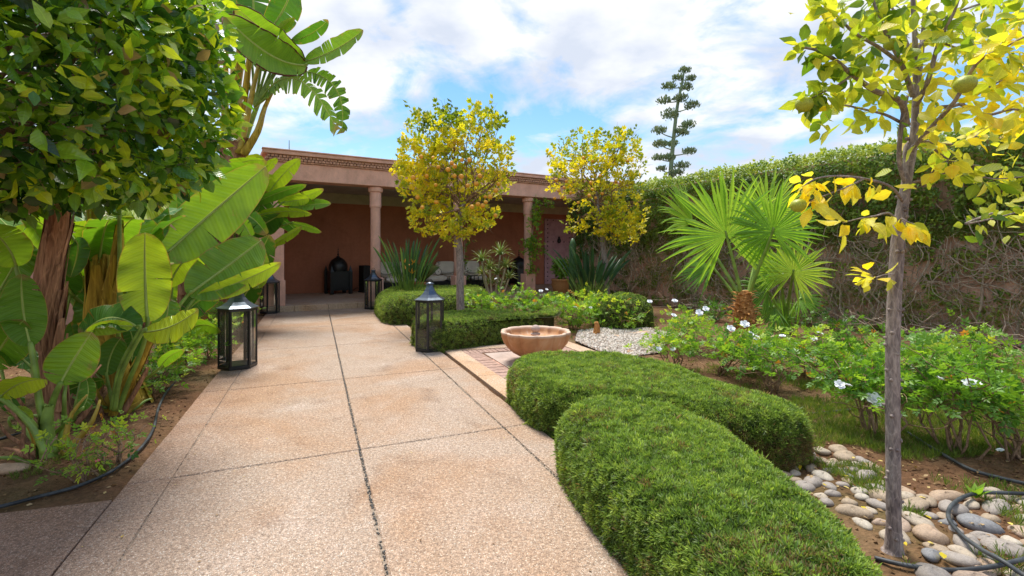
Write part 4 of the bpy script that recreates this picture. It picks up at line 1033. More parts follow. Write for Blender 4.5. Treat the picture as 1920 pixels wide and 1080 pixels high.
orange_tree('larger orange tree laden with fruit, growing beside the lantern in front of the third column', G(864, 612),
    [(864, 613, Y1), (863, 560, Y1), (862, 480, Y1), (858, 440, Y1), (864, 405, Y1), (868, 380, Y1)],
    [(800, 255, 48, 1), (835, 245, 42, 1), (845, 228, 26, .7), (905, 240, 40, .9), (905, 222, 28, .8), (785, 300, 42, 1), (770, 330, 34, .9), (925, 300, 38, .9), (870, 270, 45, .35), (885, 330, 50, .45), (830, 320, 50, .75), (790, 352, 36, 1.1),
     (820, 358, 30, 1), (895, 365, 30, .7), (925, 350, 28, .8), (850, 345, 40, .6), (795, 414, 24, 1.7), (830, 414, 26, 1.6), (875, 418, 28, 1.6), (912, 408, 22, 1.4), (850, 436, 20, 1.4), (945, 330, 18, .6)],
    [(817, 347), (877, 348), (865, 331), (818, 379), (792, 389), (929, 404), (919, 369), (910, 369), (911, 379), (775, 333), (847, 306), (853, 312), (930, 357), (896, 383), (885, 388), (790, 294), (866, 300), (900, 330), (822, 313), (783, 370), (840, 318), (893, 345), (812, 296), (905, 386), (880, 300), (935, 345), (852, 330), (800, 330)],
    Y1, 2500, 2.2)
Y2 = G(1140, 582).y
orange_tree('smaller orange tree at the right, between the vine wound column and the creeper wall', G(1140, 582),
    [(1140, 584, Y2), (1138, 540, Y2), (1133, 480, Y2), (1128, 430, Y2), (1122, 400, Y2), (1118, 360, Y2)],
    [(1060, 300, 34, 1), (1090, 275, 32, 1), (1130, 285, 38, 1), (1165, 275, 34, 1), (1165, 262, 22, .7), (1180, 310, 30, 1), (1060, 335, 32, 1), (1105, 330, 40, .9), (1150, 345, 36, .9), (1085, 365, 32, .8), (1130, 370, 32, 1), (1050, 315, 22, .7),
     (1185, 345, 22, .8), (1120, 415, 26, 1.2), (1165, 415, 34, 1.7), (1185, 430, 28, 1.3), (1145, 435, 24, 1.2), (1075, 422, 18, 1.0), (1200, 385, 22, .6)],
    [(1043, 338), (1050, 345), (1058, 352), (1048, 358), (1062, 340), (1040, 372), (1070, 362), (1055, 370), (1094, 296), (1111, 302), (1108, 343), (1129, 363), (1084, 380), (1105, 367), (1111, 355), (1117, 371), (1139, 379), (1139, 387), (1177, 302), (1155, 341), (1075, 320), (1125, 330), (1090, 350)],
    Y2, 2000, 5.7)

# ------------------------------------------------------------------ citrus in the right foreground
ct = thing('citrus_tree', 'young citrus tree with yellowing leaves and thin grey trunk in the right foreground', 'citrus tree', G(1676, 1027)); cb = Vector(ct.location)
YC = cb.y
def CW(px, py, dy=0.0): return W(px, py, YC + dy) - cb
m = Mesh()
tr = catmull([CW(1675, 1040), CW(1676, 1000), CW(1675, 900), CW(1674, 780), CW(1674, 650), CW(1677, 560), CW(1684, 450), CW(1692, 390), CW(1700, 340), CW(1712, 270), CW(1717, 180), CW(1716, 90), CW(1712, 0), CW(1712, -90)], 8)
tube(m, tr, list(np.interp(np.linspace(0, 1, len(tr)), [0, .03, .1, .45, .62, .8, 1], [.052, .036, .027, .0255, .018, .011, .007])), 16, bump=.05)
for k in range(60):     # leaf scars and buds
    i = rnd.randrange(6, 60); p = Vector(tuple(tr[i])); a = rnd.uniform(0, 6.3); r = np.interp(i / len(tr), [0, .03, .1, .45, .62], [.052, .036, .027, .0255, .018]); d = Vector((math.cos(a), math.sin(a), .25))
    tube(m, [p + d * r * .8, p + d * (r + rnd.uniform(.004, .011))], [.010, .005], 6)
m.build('trunk', M['bark'], ct, smooth=True)
m = Mesh(); BR = []
def br(r0, r1, *pts, leaves=1.0, hang=.3, tint=.6):
    P = [CW(*p) for p in pts]; c = catmull(P, 6); tube(m, c, list(np.linspace(r0, r1, len(c))), 7); BR.append((c, leaves, hang, tint))
br(.010, .008, (1698, 345, 0), (1686, 300, -.03), (1690, 235, -.05), (1700, 180, -.05), leaves=.1)
br(.014, .008, (1702, 330, 0), (1700, 280, .02), (1712, 250, .08), (1725, 130, .12), (1735, 20, .16), (1742, -60, .18), tint=.55)
br(.014, .004, (1700, 235, -.02), (1688, 190, -.08), (1640, 170, -.14), (1598, 140, -.2), (1565, 112, -.24), (1535, 95, -.26), (1500, 88, -.28), leaves=1.4, tint=.35)
br(.005, .002, (1598, 140, -.2), (1570, 160, -.22), (1540, 175, -.22), (1510, 190, -.24), leaves=1.3, tint=.45)
br(.007, .003, (1690, 230, -.02), (1660, 215, -.1), (1620, 205, -.16), (1575, 195, -.2), leaves=1.2, tint=.6)
br(.012, .003, (1712, 180, 0), (1690, 120, -.05), (1660, 60, -.1), (1640, 10, -.12), (1630, -30, -.1), leaves=1.3, tint=.45)
br(.008, .003, (1690, 120, -.05), (1650, 90, -.18), (1600, 60, -.25), (1570, 30, -.28), (1545, 12, -.3), leaves=1.4, tint=.5)
br(.012, .003, (1716, 200, 0), (1740, 150, -.1), (1760, 80, -.15), (1790, 20, -.2), (1805, -30, -.2), leaves=1.2, tint=.5)
br(.012, .003, (1712, 240, 0), (1750, 205, .05), (1800, 195, .08), (1860, 160, .05), (1930, 120, .0), leaves=1.5, tint=.78)
br(.009, .003, (1800, 195, .08), (1850, 215, .12), (1900, 205, .15), (1950, 215, .15), leaves=1.5, tint=.82)
br(.010, .003, (1705, 285, 0), (1745, 240, -.15), (1790, 190, -.3), (1830, 120, -.4), (1880, 90, -.45), (1940, 60, -.5), leaves=1.3, tint=.8)
br(.008, .003, (1700, 260, 0), (1735, 265, .2), (1800, 270, .35), (1860, 240, .4), (1930, 230, .4), leaves=1.4, tint=.75)
br(.006, .002, (1735, 265, .2), (1780, 300, .3), (1830, 310, .4), (1880, 320, .45), leaves=1.0, tint=.65)
br(.006, .002, (1694, 380, 0), (1670, 350, -.15), (1620, 335, -.25), (1570, 330, -.32), (1530, 335, -.36), (1505, 350, -.38), leaves=.62, hang=.55, tint=.9)
br(.004, .0015, (1620, 335, -.25), (1590, 350, -.3), (1550, 365, -.34), (1520, 378, -.36), leaves=.45, hang=.6, tint=.95)
br(.005, .002, (1688, 420, 0), (1668, 400, -.1), (1640, 405, -.16), (1610, 410, -.2), (1580, 418, -.22), leaves=.55, hang=.6, tint=.88)
br(.004, .0015, (1686, 425, -.03), (1690, 410, -.12), (1700, 415, -.16), (1715, 420, -.18), leaves=.5, hang=.9, tint=.9)
br(.006, .002, (1700, 345, 0), (1740, 335, -.05), (1800, 320, -.1), (1860, 335, -.1), (1930, 330, -.1), leaves=1.1, hang=.5, tint=.55)
br(.004, .0015, (1740, 335, -.05), (1760, 310, -.1), (1790, 295, -.15), leaves=.7, hang=.7, tint=.85)
br(.003, .0012, (1680, 515, 0), (1660, 515, -.06), (1640, 520, -.1), (1625, 515, -.12), leaves=.5, hang=.3, tint=.86)
br(.008, .003, (1716, 100, 0), (1760, 40, .15), (1830, 10, .2), (1900, -10, .2), leaves=1.2, tint=.4)
br(.008, .003, (1716, 120, 0), (1680, 30, .15), (1655, -20, .2), leaves=1.0, tint=.35)
br(.006, .003, (1735, 60, .14), (1800, 90, .3), (1870, 60, .35), (1940, 20, .4), leaves=1.3, tint=.75)
br(.006, .003, (1860, 400, .5), (1810, 420, .45), (1900, 400, .5), (1950, 380, .5), leaves=1.1, hang=.3, tint=.5)
m.build('branches', M['bark'], ct, smooth=True)
LV = []
for c, L, hang, tn in BR:
    k = int(len(c) * 1.6 * L); 
    for i in range(k):
        u = .12 + .88 * rnd.random() ** .7; j = min(int(u * (len(c) - 1)), len(c) - 2); p = np.array(c[j]) + (np.array(c[j + 1]) - np.array(c[j])) * rnd.random()
        d = nrm(np.array(c[j + 1]) - np.array(c[j])); s = nrm(rng.normal(size=3)); ax = nrm(d * .5 + s * .8 + np.array([0, 0, -hang + rnd.uniform(-.2, .5) * (1 - hang)]))
        # a thin leaf stalk's length away
        p = p + ax * rnd.uniform(.008, .045); LV.append((p, ax, nrm(rng.normal(size=3) + np.array([0, -.5, .9])), rnd.uniform(.042, .085), min(1, max(0, tn - .10 + rnd.gauss(0, .2)))))
# extra clusters of the outer crown
for (px, py, rx, ry, n, tn, dy) in ((1860, 90, 70, 70, 46, .72, .1), (1800, 60, 80, 60, 38, .55, .15), (1880, 240, 50, 50, 30, .8, .3), (1700, 40, 110, 45, 46, .42, 0), (1600, 60, 60, 50, 26, .5, -.15), (1650, 130, 60, 60, 22, .5, -.1), (1760, 190, 60, 60, 22, .7, .1), (1560, 215, 40, 35, 14, .62, -.15), (1900, 330, 30, 60, 14, .55, .1), (1870, 410, 60, 30, 22, .5, .5), (1900, 15, 50, 30, 22, .5, 0)):
    for i in range(int(n * 1.5)):
        p = np.array(CW(px + rnd.gauss(0, rx * .6), py + rnd.gauss(0, ry * .6), dy + rnd.gauss(0, .16)))
        LV.append((p, nrm(rng.normal(size=3) * .8 + np.array([0, 0, -.25])), nrm(rng.normal(size=3) + np.array([0, -.3, .9])), rnd.uniform(.042, .082), min(1, max(0, tn - .10 + rnd.gauss(0, .2)))))
TV = []
for i in range(11):
    for base in (LEAF, LEAFB):
        mm = Mesh(); v, f = base; v = np.array(v); v[:, 2] += -.12 * v[:, 1] ** 2 * (i % 3); mm.add(v, f, i / 10, uv=v); TV.append(mm.data('leaf', M['citrus'], True))
order = sorted(range(len(LV)), key=lambda i: (LV[i][0][1] - LV[i][3] * 3))
fr = frames([l[1] for l in LV], [l[2] for l in LV])
restP = []
for rank, i in enumerate(order):
    p, ax, nn, s, tn = LV[i]
    if rank < 300:
        o = link('leaf', TV[2 * int(round(tn * 10)) + (i % 2)], ct); mt = Matrix(fr[i].tolist()).to_4x4() @ Matrix.Diagonal((s, s, s, 1)); mt.translation = Vector(p); o.matrix_local = mt
    else: restP.append(i)
if restP:
    mm = Mesh(); mm.scatter(LEAFB, np.array([LV[i][0] for i in restP]), fr[restP], np.array([LV[i][3] for i in restP]), np.array([LV[i][4] for i in restP]))
    tag(mm.build('leaves', M['citrus'], ct, smooth=True), kind='stuff')
fm = Mesh(); lathe(fm, [(0, -1.02), (.2, -.98), (.55, -.82), (.86, -.48), (1, -.02), (.93, .40), (.66, .76), (.30, .95), (.08, .94), (0, .9)], 18); fd = fm.data('fruit', M['lemon'], True)
for px, py, r, dy in ((1810, 158, .031, -.5), (1508, 196, .032, -.25), (1497, 385, .027, -.37), (1671, 83, .028, -.1), (1745, 30, .028, .1)):
    o = link('fruit', fd, ct); o.location = CW(px, py, dy); o.scale = (r, r, r * .88); o.rotation_euler = (rnd.uniform(-.3, .3), rnd.uniform(-.3, .3), 0)

# ------------------------------------------------------------------ ficus crown hanging in from the left
fc_ = thing('ficus_tree', 'big round clipped ficus crown of glossy leaves in the upper left corner', 'ficus tree', (-3.15, 2.55, 0)); fb = Vector(fc_.location)
m = Mesh(); tube(m, catmull([(0, 0, -.05), (.03, .02, .6), (0, 0, 1.3), (.02, 0, 2.0)], 6), [.10, .08, .07, .06], 12, bump=.05)
for k in range(70):
    d = Vector(rdir(1)[0]); limb(m, (0, 0, 1.5 + rnd.random() * .4), Vector((.3, .2, 2.25)) + Vector((d.x * 1.3, d.y * 1.1, d.z * .85)) * .66, .014, .004, .10, 8, 5)
m.build('trunk', M['barkbrown'], fc_, smooth=True)
m = Mesh()
for k in range(420):
    d = Vector(rdir(1)[0]); c = Vector((-3.02, 2.75, 2.40)) - fb; q = c + Vector((d.x * 1.22, d.y * 1.13, d.z * .9)) * rnd.uniform(.62, .85); e = q + (d + Vector(rdir(1)[0]) * .9).normalized() * rnd.uniform(.12, .34); limb(m, q, e, .005, .0018, .16, 6, 4, rnd.random())
tag(m.build('twigs', M['twig'], fc_, smooth=True), kind='stuff')
Cc = np.array([-3.02, 2.75, 2.40]); Rr3 = np.array([1.22, 1.13, .90])
n = 18000; d = rdir(n); rr = 1.02 - np.abs(rng.normal(0, .20, n)); rr = np.clip(rr, .35, 1.07)
sq = np.max(np.abs(d), 1) ** -.35
P = Cc + d * Rr3 * (rr * sq)[:, None]; lump_ = fnoise(P, 3.0, 1.0)
P = P + d * (lump_ * .12)[:, None]
ax = nrm(rng.normal(0, .9, (n, 3)) + d * .75 + np.array([0, 0, -.15])); nn_ = nrm(d * .45 + rng.normal(0, .8, (n, 3)) + np.array([0, 0, .6]))
side = np.clip((P[:, 0] + 3.0) / .95, 0, 1)      # right side lighter and yellower: its sunlight is put into the leaf colour
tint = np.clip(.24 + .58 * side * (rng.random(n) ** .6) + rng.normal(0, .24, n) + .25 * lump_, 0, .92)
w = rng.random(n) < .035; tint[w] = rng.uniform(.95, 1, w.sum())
sc = rng.uniform(.045, .125, n) * np.where(rng.random(n) < .06, 1.35, 1)
depth = np.array([(p[1]) for p in P]); shell = rr > .8
px_ = CX + F * P[:, 0] / P[:, 1]; vis = (px_ > -20) & shell & (P[:, 1] < 2.9) & (P[:, 1] > .7)
sizepx = np.where(vis, sc / P[:, 1], 0); order = np.argsort(-sizepx); big = order[:300]; rest = order[300:]
fr = frames(ax, nn_); TF = []
for i in range(11):
    for base in (LEAF, LEAFB):
        mm = Mesh(); v, f = base; v = np.array(v); v[:, 0] *= .88; v[:, 2] = v[:, 2] * (1 + (i % 4) * .6) - .28 * v[:, 1] ** 2 * (i % 3 - .7); mm.add(v, f, i / 10, uv=v); TF.append(mm.data('leaf', M['ficus'], True))
for i in big:
    o = link('leaf', TF[2 * int(round(tint[i] * 10)) + int(i % 2)], fc_); s = float(sc[i]); mt = Matrix(fr[i].tolist()).to_4x4() @ Matrix.Diagonal((s, s, s, 1)); mt.translation = Vector(P[i]) - fb; o.matrix_local = mt
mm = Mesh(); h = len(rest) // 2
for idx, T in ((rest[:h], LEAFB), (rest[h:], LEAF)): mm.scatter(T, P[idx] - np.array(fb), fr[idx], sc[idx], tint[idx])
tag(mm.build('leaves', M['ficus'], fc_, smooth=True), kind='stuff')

# ------------------------------------------------------------------ big paddle leaves
def blade(m, mt_pts, hw, facing, fold=.25, curl=0.0, groups=1, gap=.0, droop=0.0, tint=.5, n=22, wav=.09, prof=.55, seed=0, tipsharp=1.0, onlyside=None, scorch=False):
    r = random.Random(seed); p0, p1, p2 = [Vector(tuple(p)) for p in mt_pts]; ctl = 2 * p1 - .5 * (p0 + p2)
    def mid(u): return p0 * (1 - u) ** 2 + ctl * 2 * u * (1 - u) + p2 * u * u
    def fr_(u):
        t = ((ctl - p0) * (1 - u) + (p2 - ctl) * u).normalized(); s = t.cross(facing).normalized(); return t, s, s.cross(t)
    L = (p2 - p0).length; edges = []
    for sd in (-1, 1):
        if onlyside and sd != onlyside: continue
        cuts = [0] + sorted(r.uniform(.12, .95) for _ in range(groups - 1)) + [1] if groups < 6 else [i / groups for i in range(groups + 1)]
        for g in range(len(cuts) - 1):
            a, b = cuts[g], cuts[g + 1]; k = max(2, int(n * (b - a)) + 1); uc = (a + b) / 2; gd = droop * r.uniform(.3, 1.3); gs = r.uniform(.9, 1.05) if groups > 5 else 1; gsh = r.uniform(-.02, .05) if groups > 5 else 0
            V = []; UV = []; vs = [0, .05, .3, .55, .8, 1.0]
            for i in range(k + 1):
                u0 = a + (b - a) * i / k
                for v in vs:
                    u = uc + (u0 - uc) * (1 - gap * v * v); uu = min(.999, max(.001, u))
                    t, s, nn = fr_(uu); w = hw * (4 * uu * (1 - uu)) ** prof * gs
                    w *= 1 if uu < .6 else 1 - (tipsharp - 1) * 0
                    ph = math.sin(u * 19 + seed) * wav + math.sin(u * 43 + seed * 2) * wav * .4
                    P = mid(min(1, max(0, u + gsh * v))) + s * (sd * v * w * math.cos(fold)) + nn * (v * w * math.sin(fold) + curl * v * v * w + ph * v * v * w) + Vector((0, 0, -gd * v * v * w))
                    V.append(P); UV.append((u, sd * v, r.random() * .01))
            nv = len(vs)
            m.add(V, [(i * nv + j, i * nv + j + 1, (i + 1) * nv + j + 1, (i + 1) * nv + j) for i in range(k) for j in range(nv - 1)], tint, UV)
            edges.append([V[i * nv + nv - 1] for i in range(k + 1)])
    tube(m, [mid(u / 14) for u in range(15)], list(np.linspace(hw * .075, hw * .012, 15)), 5, mi=1)
    if scorch:
        for e in edges: tube(m, [p + Vector((0, 0, .0)) for p in e], [hw * .035 * r.uniform(.5, 1.5) for _ in e], 4, mi=2)
    return mid
def leaf(par, org, b, md, tip, hwpx, Y, Yt=None, roll=0.0, stalk=None, tint=.5, stalkmat='stalk', sr=.012, **k):
    """a leaf laid out from where it is seen; b, md, tip are places in the photograph, Y..Yt the distance of base and tip"""
    Yt = Y if Yt is None else Yt
    pts = [W(*b, Y), W(*md, (Y + Yt) / 2), W(*tip, Yt)]; t = (pts[2] - pts[0]).normalized()
    view = (Vector((0, 0, H)) - pts[1]).normalized(); fc = (view - t * view.dot(t)).normalized()
    fc = Matrix.Rotation(roll, 3, t) @ fc
    if 'groups' not in k: k['groups'] = rnd.choice((1, 2, 3, 4, 5)); k.setdefault('gap', .07); k.setdefault('droop', .12)
    m = Mesh(); o_ = Vector(org); mid = blade(m, [p - o_ for p in pts], hwpx * (Y + Yt) / 2 / F / max(.35, abs(math.cos(roll))), fc, tint=tint, seed=rnd.random() * 20, **k)
    lf = m.build('leaf', [M['banana'], M['midrib'], M['margin']], par, smooth=True)
    if stalk:
        sp = [W(*q) - o_ if len(q) == 3 else W(*q, Y) - o_ for q in stalk] + [pts[0] - o_, mid(.06)]
        mm = Mesh(); tube(mm, catmull(sp, 5), list(np.linspace(sr, sr * .55, (len(sp) - 1) * 5 + 1)), 8); mm.build('stalk', M[stalkmat], lf, smooth=True)
    return lf
def sheath_trunk(par, org, pts, rads, mat, nflap, seed, name='trunk', flaplen=.5):
    r = random.Random(seed); m = Mesh(); o = Vector(org); P = [Vector(tuple(p)) - o for p in pts]; c = catmull(P, 6)
    rr = np.interp(np.linspace(0, 1, len(c)), np.linspace(0, 1, len(rads)), rads)
    tube(m, c, list(rr * .86), 14, bump=.06); m.build(name, M[mat], par, smooth=True)
    m = Mesh()
    for k in range(nflap):
        i0 = r.randrange(0, max(1, len(c) - 5)); a = r.uniform(0, 2 * math.pi); ln = flaplen * r.uniform(.5, 1.2); w0 = r.uniform(.5, 1.0); V = []; n = 8; peel = r.uniform(.0, .28)
        for i in range(n + 1):
            u = i / n; f = min(len(c) - 1.001, i0 + u * ln / max(1e-3, (Vector(tuple(c[-1])) - Vector(tuple(c[0]))).length) * len(c)); j = int(f); p = np.array(c[j]) * (1 - f + j) + np.array(c[j + 1]) * (f - j)
            R_ = rr[j] * (1.0 + .06 * r.random()) + peel * rr[j] * u ** 3 * 1.6
            for q in (-1, -.5, 0, .5, 1):
                an = a + q * w0 * (1 - .75 * u ** 1.5) + .25 * u
                e = R_ * (1 + .05 * abs(q) + .05 * r.random()); V.append((p[0] + math.cos(an) * e, p[1] + math.sin(an) * e, p[2] + .01 * r.random()))
        m.add(V, [(i * 5 + j, i * 5 + j + 1, (i + 1) * 5 + j + 1, (i + 1) * 5 + j) for i in range(n) for j in range(4)], r.random())
    m.build('leaf_sheaths', M[mat], par, smooth=True)

# plant 1: young clump at the front, by the left frame
o1 = G(92, 852); g1 = thing('bird_of_paradise', 'front clump of giant leaves with green fleshy stalks, beside the lone tan stone', 'giant leaf plant', o1); Y = o1.y
leaf(g1, o1, (58, 650), (44, 585), (40, 514), 34, Y, Y + .1, stalk=[(95, 850), (75, 760), (66, 690)], tint=.5, fold=.25, sr=.022)
leaf(g1, o1, (0, 745), (40, 718), (88, 712), 22, Y - .1, Y - .3, roll=.5, stalk=[(85, 850), (60, 800), (20, 760)], tint=.92, sr=.020)
leaf(g1, o1, (-20, 690), (10, 640), (45, 600), 40, Y + .1, Y, stalk=[(80, 850), (30, 780)], tint=.5)
leaf(g1, o1, (112, 722), (135, 680), (172, 622), 40, Y + .05, Y + .15, stalk=[(92, 850), (88, 800), (100, 750)], tint=.68, groups=2, gap=.1, sr=.024, fold=.3)
leaf(g1, o1, (60, 690), (20, 650), (-20, 600), 26, Y + .2, Y + .1, roll=.7, stalk=[(90, 850), (80, 760)], tint=.35)
leaf(g1, o1, (30, 500), (12, 460), (-25, 425), 34, Y + .4, Y + .3, roll=.2, stalk=[(88, 850), (60, 640), (45, 560)], tint=.72, sr=.018)
leaf(g1, o1, (-10, 560), (25, 500), (50, 455), 30, Y + .7, Y + .9, roll=-.2, tint=.6, stalk=[(40, 840), (0, 680)])
# short dead sheaths at the foot
sheath_trunk(g1, o1, [o1 + Vector((0, 0, -.03)), W(88, 800, Y), W(92, 760, Y)], [.055, .04, .025], 'stalk', 5, 3, flaplen=.25)
sheath_trunk(g1, o1, [o1 + Vector((-.08, .03, -.03)), W(62, 805, Y), W(40, 775, Y)], [.03, .025, .012], 'sheath', 4, 4, flaplen=.2)
# plant 2: brown shaggy trunk
o2 = G(110, 800); g2 = thing('bird_of_paradise', 'giant leaf plant with thick shaggy red brown trunk rising behind the front clump', 'giant leaf plant', o2); Y = o2.y
sheath_trunk(g2, o2, [o2 + Vector((0, 0, -.05)), W(98, 740, Y), W(88, 640, Y), W(92, 520, Y), W(108, 430, Y), W(118, 350, Y)], [.082, .080, .077, .073, .06, .05], 'fibre', 60, 5, flaplen=.8)
leaf(g2, o2, (120, 350), (60, 300), (-10, 330), 45, Y, Y + .3, roll=.5, tint=.5, sr=.02, stalk=[(112, 400)])
leaf(g2, o2, (130, 420), (160, 425), (200, 432), 14, Y + .5, Y + .9, roll=.3, tint=.8, stalk=[(118, 450)])
leaf(g2, o2, (20, 440), (55, 455), (95, 495), 34, Y + .5, Y + .6, roll=.2, tint=.72, stalk=[(5, 620), (4, 520)])
leaf(g2, o2, (130, 560), (140, 510), (168, 478), 22, Y + .6, Y + .8, roll=.3, tint=.45, stalk=[(112, 640)])
leaf(g2, o2, (140, 450), (146, 470), (132, 520), 20, Y + .4, Y + .4, roll=.4, tint=.3, stalk=[(125, 430)])
leaf(g2, o2, (40, 620), (25, 560), (20, 500), 26, Y + .6, Y + .6, roll=.2, tint=.3, stalk=[(90, 790), (60, 700)])
# plant 3: yellow brown trunk with the tall bright leaf
o3 = G(215, 772); g3 = thing('bird_of_paradise', 'giant leaf plant with yellow brown sheaths and one tall upright bright leaf', 'giant leaf plant', o3); Y = o3.y
sheath_trunk(g3, o3, [o3 + Vector((-.05, .3, -.05)), W(190, 620, Y + .3), W(188, 520, Y + .3), W(180, 430, Y + .3), W(172, 380, Y + .3)], [.12, .10, .085, .05, .03], 'sheath', 26, 6, flaplen=.7)
sheath_trunk(g3, o3, [o3 + Vector((.05, .15, -.05)), W(205, 600, Y + .15), W(218, 500, Y + .15), W(224, 420, Y + .2)], [.07, .06, .045, .02], 'sheath', 10, 61, flaplen=.6)
sheath_trunk(g3, o3, [o3 + Vector((0, 0, -.03)), W(232, 735, Y), W(262, 680, Y), W(288, 625, Y)], [.05, .045, .035, .02], 'sheath', 7, 62, flaplen=.4)
sheath_trunk(g3, o3, [o3 + Vector((.05, 0, -.03)), W(250, 740, Y), W(272, 700, Y), W(276, 690, Y)], [.03, .022, .015, .008], 'fibre', 4, 63, flaplen=.3)
leaf(g3, o3, (277, 604), (272, 520), (272, 436), 42, Y - .05, Y, stalk=[(222, 770), (240, 720), (268, 650)], tint=.86, fold=.12, sr=.02, curl=.1, prof=.45)
leaf(g3, o3, (268, 622), (320, 612), (372, 580), 24, Y - .15, Y - .2, roll=-.55, stalk=[(215, 770), (228, 700)], tint=.9, fold=-.2, sr=.018, wav=.12)
leaf(g3, o3, (262, 618), (205, 596), (152, 630), 22, Y - .15, Y - .3, roll=.9, stalk=[(210, 768), (225, 690)], tint=.3, fold=.3, sr=.018)
leaf(g3, o3, (250, 612), (205, 612), (160, 624), 14, Y - .22, Y - .35, roll=-.2, tint=.82, fold=.1)
leaf(g3, o3, (200, 705), (208, 665), (228, 632), 24, Y, Y + .1, stalk=[(212, 765)], tint=.42, sr=.014)
leaf(g3, o3, (120, 735), (160, 720), (198, 712), 14, Y, Y - .1, roll=.5, tint=.35, stalk=[(200, 765), (150, 750)])
leaf(g3, o3, (236, 560), (222, 470), (196, 396), 40, Y + .4, Y + .6, roll=.3, tint=.8, stalk=[(220, 690)])
leaf(g3, o3, (304, 470), (272, 452), (232, 380), 40, Y + .55, Y + .7, roll=-.2, tint=.55, stalk=[(280, 560)])
leaf(g3, o3, (272, 470), (270, 410), (272, 345), 42, Y + .8, Y + 1.0, tint=.42, stalk=[(270, 560)])
leaf(g3, o3, (222, 378), (268, 385), (316, 340), 30, Y + .2, Y + .5, roll=-.5, tint=.93, stalk=[(223, 420), (226, 600)], sr=.02)
# short leaves, bare stalks and withered sheaths that crowd the feet of the clumps
for (gg, oo, specs) in ((g3, o3, (((180, 700), (150, 650), (140, 600), 22, .25, .35, .4), ((240, 690), (250, 650), (240, 610), 20, .3, .4, .3), ((300, 690), (318, 668), (345, 655), 12, .1, .0, .6), ((170, 690), (165, 740), (190, 760), 14, .2, .2, .3), ((290, 640), (310, 600), (316, 560), 24, .5, .6, .45))),
                        (g2, o2, (((150, 640), (165, 590), (160, 540), 26, .7, .8, .4), ((70, 600), (50, 560), (55, 520), 24, .5, .5, .3), ((30, 780), (15, 740), (-10, 720), 20, .2, .2, .3), ((130, 660), (150, 640), (180, 645), 12, .2, .1, .7), ((0, 660), (-5, 620), (10, 580), 26, .8, .9, .5))),
                        (g1, o1, (((150, 770), (165, 740), (160, 705), 14, .1, .2, .4), ((60, 790), (40, 770), (15, 775), 9, 0, -.05, .8)))):
    for (b, md, tp, hw, y0, y1, tn) in specs: leaf(gg, oo, b, md, tp, hw, oo.y + y0, oo.y + y1, roll=rnd.uniform(-.5, .7), tint=tn, stalk=[(CX + F * oo.x / oo.y + rnd.uniform(-25, 25), 475 + 1150 / (oo.y + y0) - 4, oo.y + y0)], sr=.014)
    for k in range(7):
        a = rnd.uniform(0, 6.3); s = Vector((math.cos(a) * .07, math.sin(a) * .07, -.03)); e = s * rnd.uniform(2, 4.5) + Vector((0, 0, rnd.uniform(.15, .6))); m = Mesh(); limb(m, s, e, rnd.uniform(.014, .028), .006, .08, 8, 7); m.build('stalk', M[rnd.choice(('stalk', 'sheath', 'fibre', 'stalky'))], gg, smooth=True)
# tall bare stem
m = Mesh(); tube(m, catmull([W(222, 640, Y + .1) - o3, W(224, 500, Y + .1) - o3, W(224, 360, Y + .1) - o3], 5), [.017, .013], 9); m.build('stalk', M['stalk'], g3, smooth=True)
# plant 4: the three long ribbed leaves over the path edge
o4 = G(335, 668); g4 = thing('bird_of_paradise', 'giant leaf plant whose long ribbed leaves lean out over the nearest left lantern', 'giant leaf plant', o4); Y = o4.y - 1.0
leaf(g4, o4, (300, 486), (390, 405), (498, 312), 48, Y, Y + .8, roll=.1, stalk=[(330, 665, o4.y), (305, 590), (300, 530)], tint=.70, fold=.18, sr=.024, wav=.07, prof=.45)
leaf(g4, o4, (352, 553), (425, 500), (490, 450), 46, Y, Y + .6, roll=-.1, stalk=[(332, 668, o4.y), (325, 600)], tint=.62, fold=.2, groups=4, gap=.06, droop=.1, sr=.022, prof=.5)
leaf(g4, o4, (368, 556), (445, 530), (527, 492), 19, Y + .05, Y + .5, roll=.35, stalk=[(330, 668, o4.y), (340, 600)], tint=.84, fold=.3, sr=.02)
leaf(g4, o4, (350, 600), (365, 570), (420, 545), 22, Y + .6, Y + .9, roll=.4, tint=.2, stalk=[(335, 660)])
leaf(g4, o4, (315, 540), (355, 480), (410, 470), 26, Y + .7, Y + .9, roll=.5, tint=.85, stalk=[(325, 640)])
leaf(g4, o4, (310, 610), (300, 560), (330, 520), 26, Y + .8, Y + 1.0, roll=.2, tint=.7, stalk=[(330, 660)])
leaf(g4, o4, (345, 420), (375, 345), (392, 300), 34, Y + .9, Y + 1.1, roll=.3, tint=.3, stalk=[(320, 640), (325, 520)])
leaf(g4, o4, (330, 640), (372, 610), (415, 622), 16, Y + .5, Y + .3, roll=.3, tint=.6, stalk=[(330, 668)])
leaf(g4, o4, (298, 420), (320, 360), (345, 320), 34, Y + 1.3, Y + 1.5, tint=.6, stalk=[(300, 640), (290, 520)])
sheath_trunk(g4, o4, [o4 + Vector((-.1, .2, -.05)), W(300, 600, o4.y), W(296, 540, o4.y)], [.09, .08, .04], 'fibre', 14, 8, flaplen=.5)
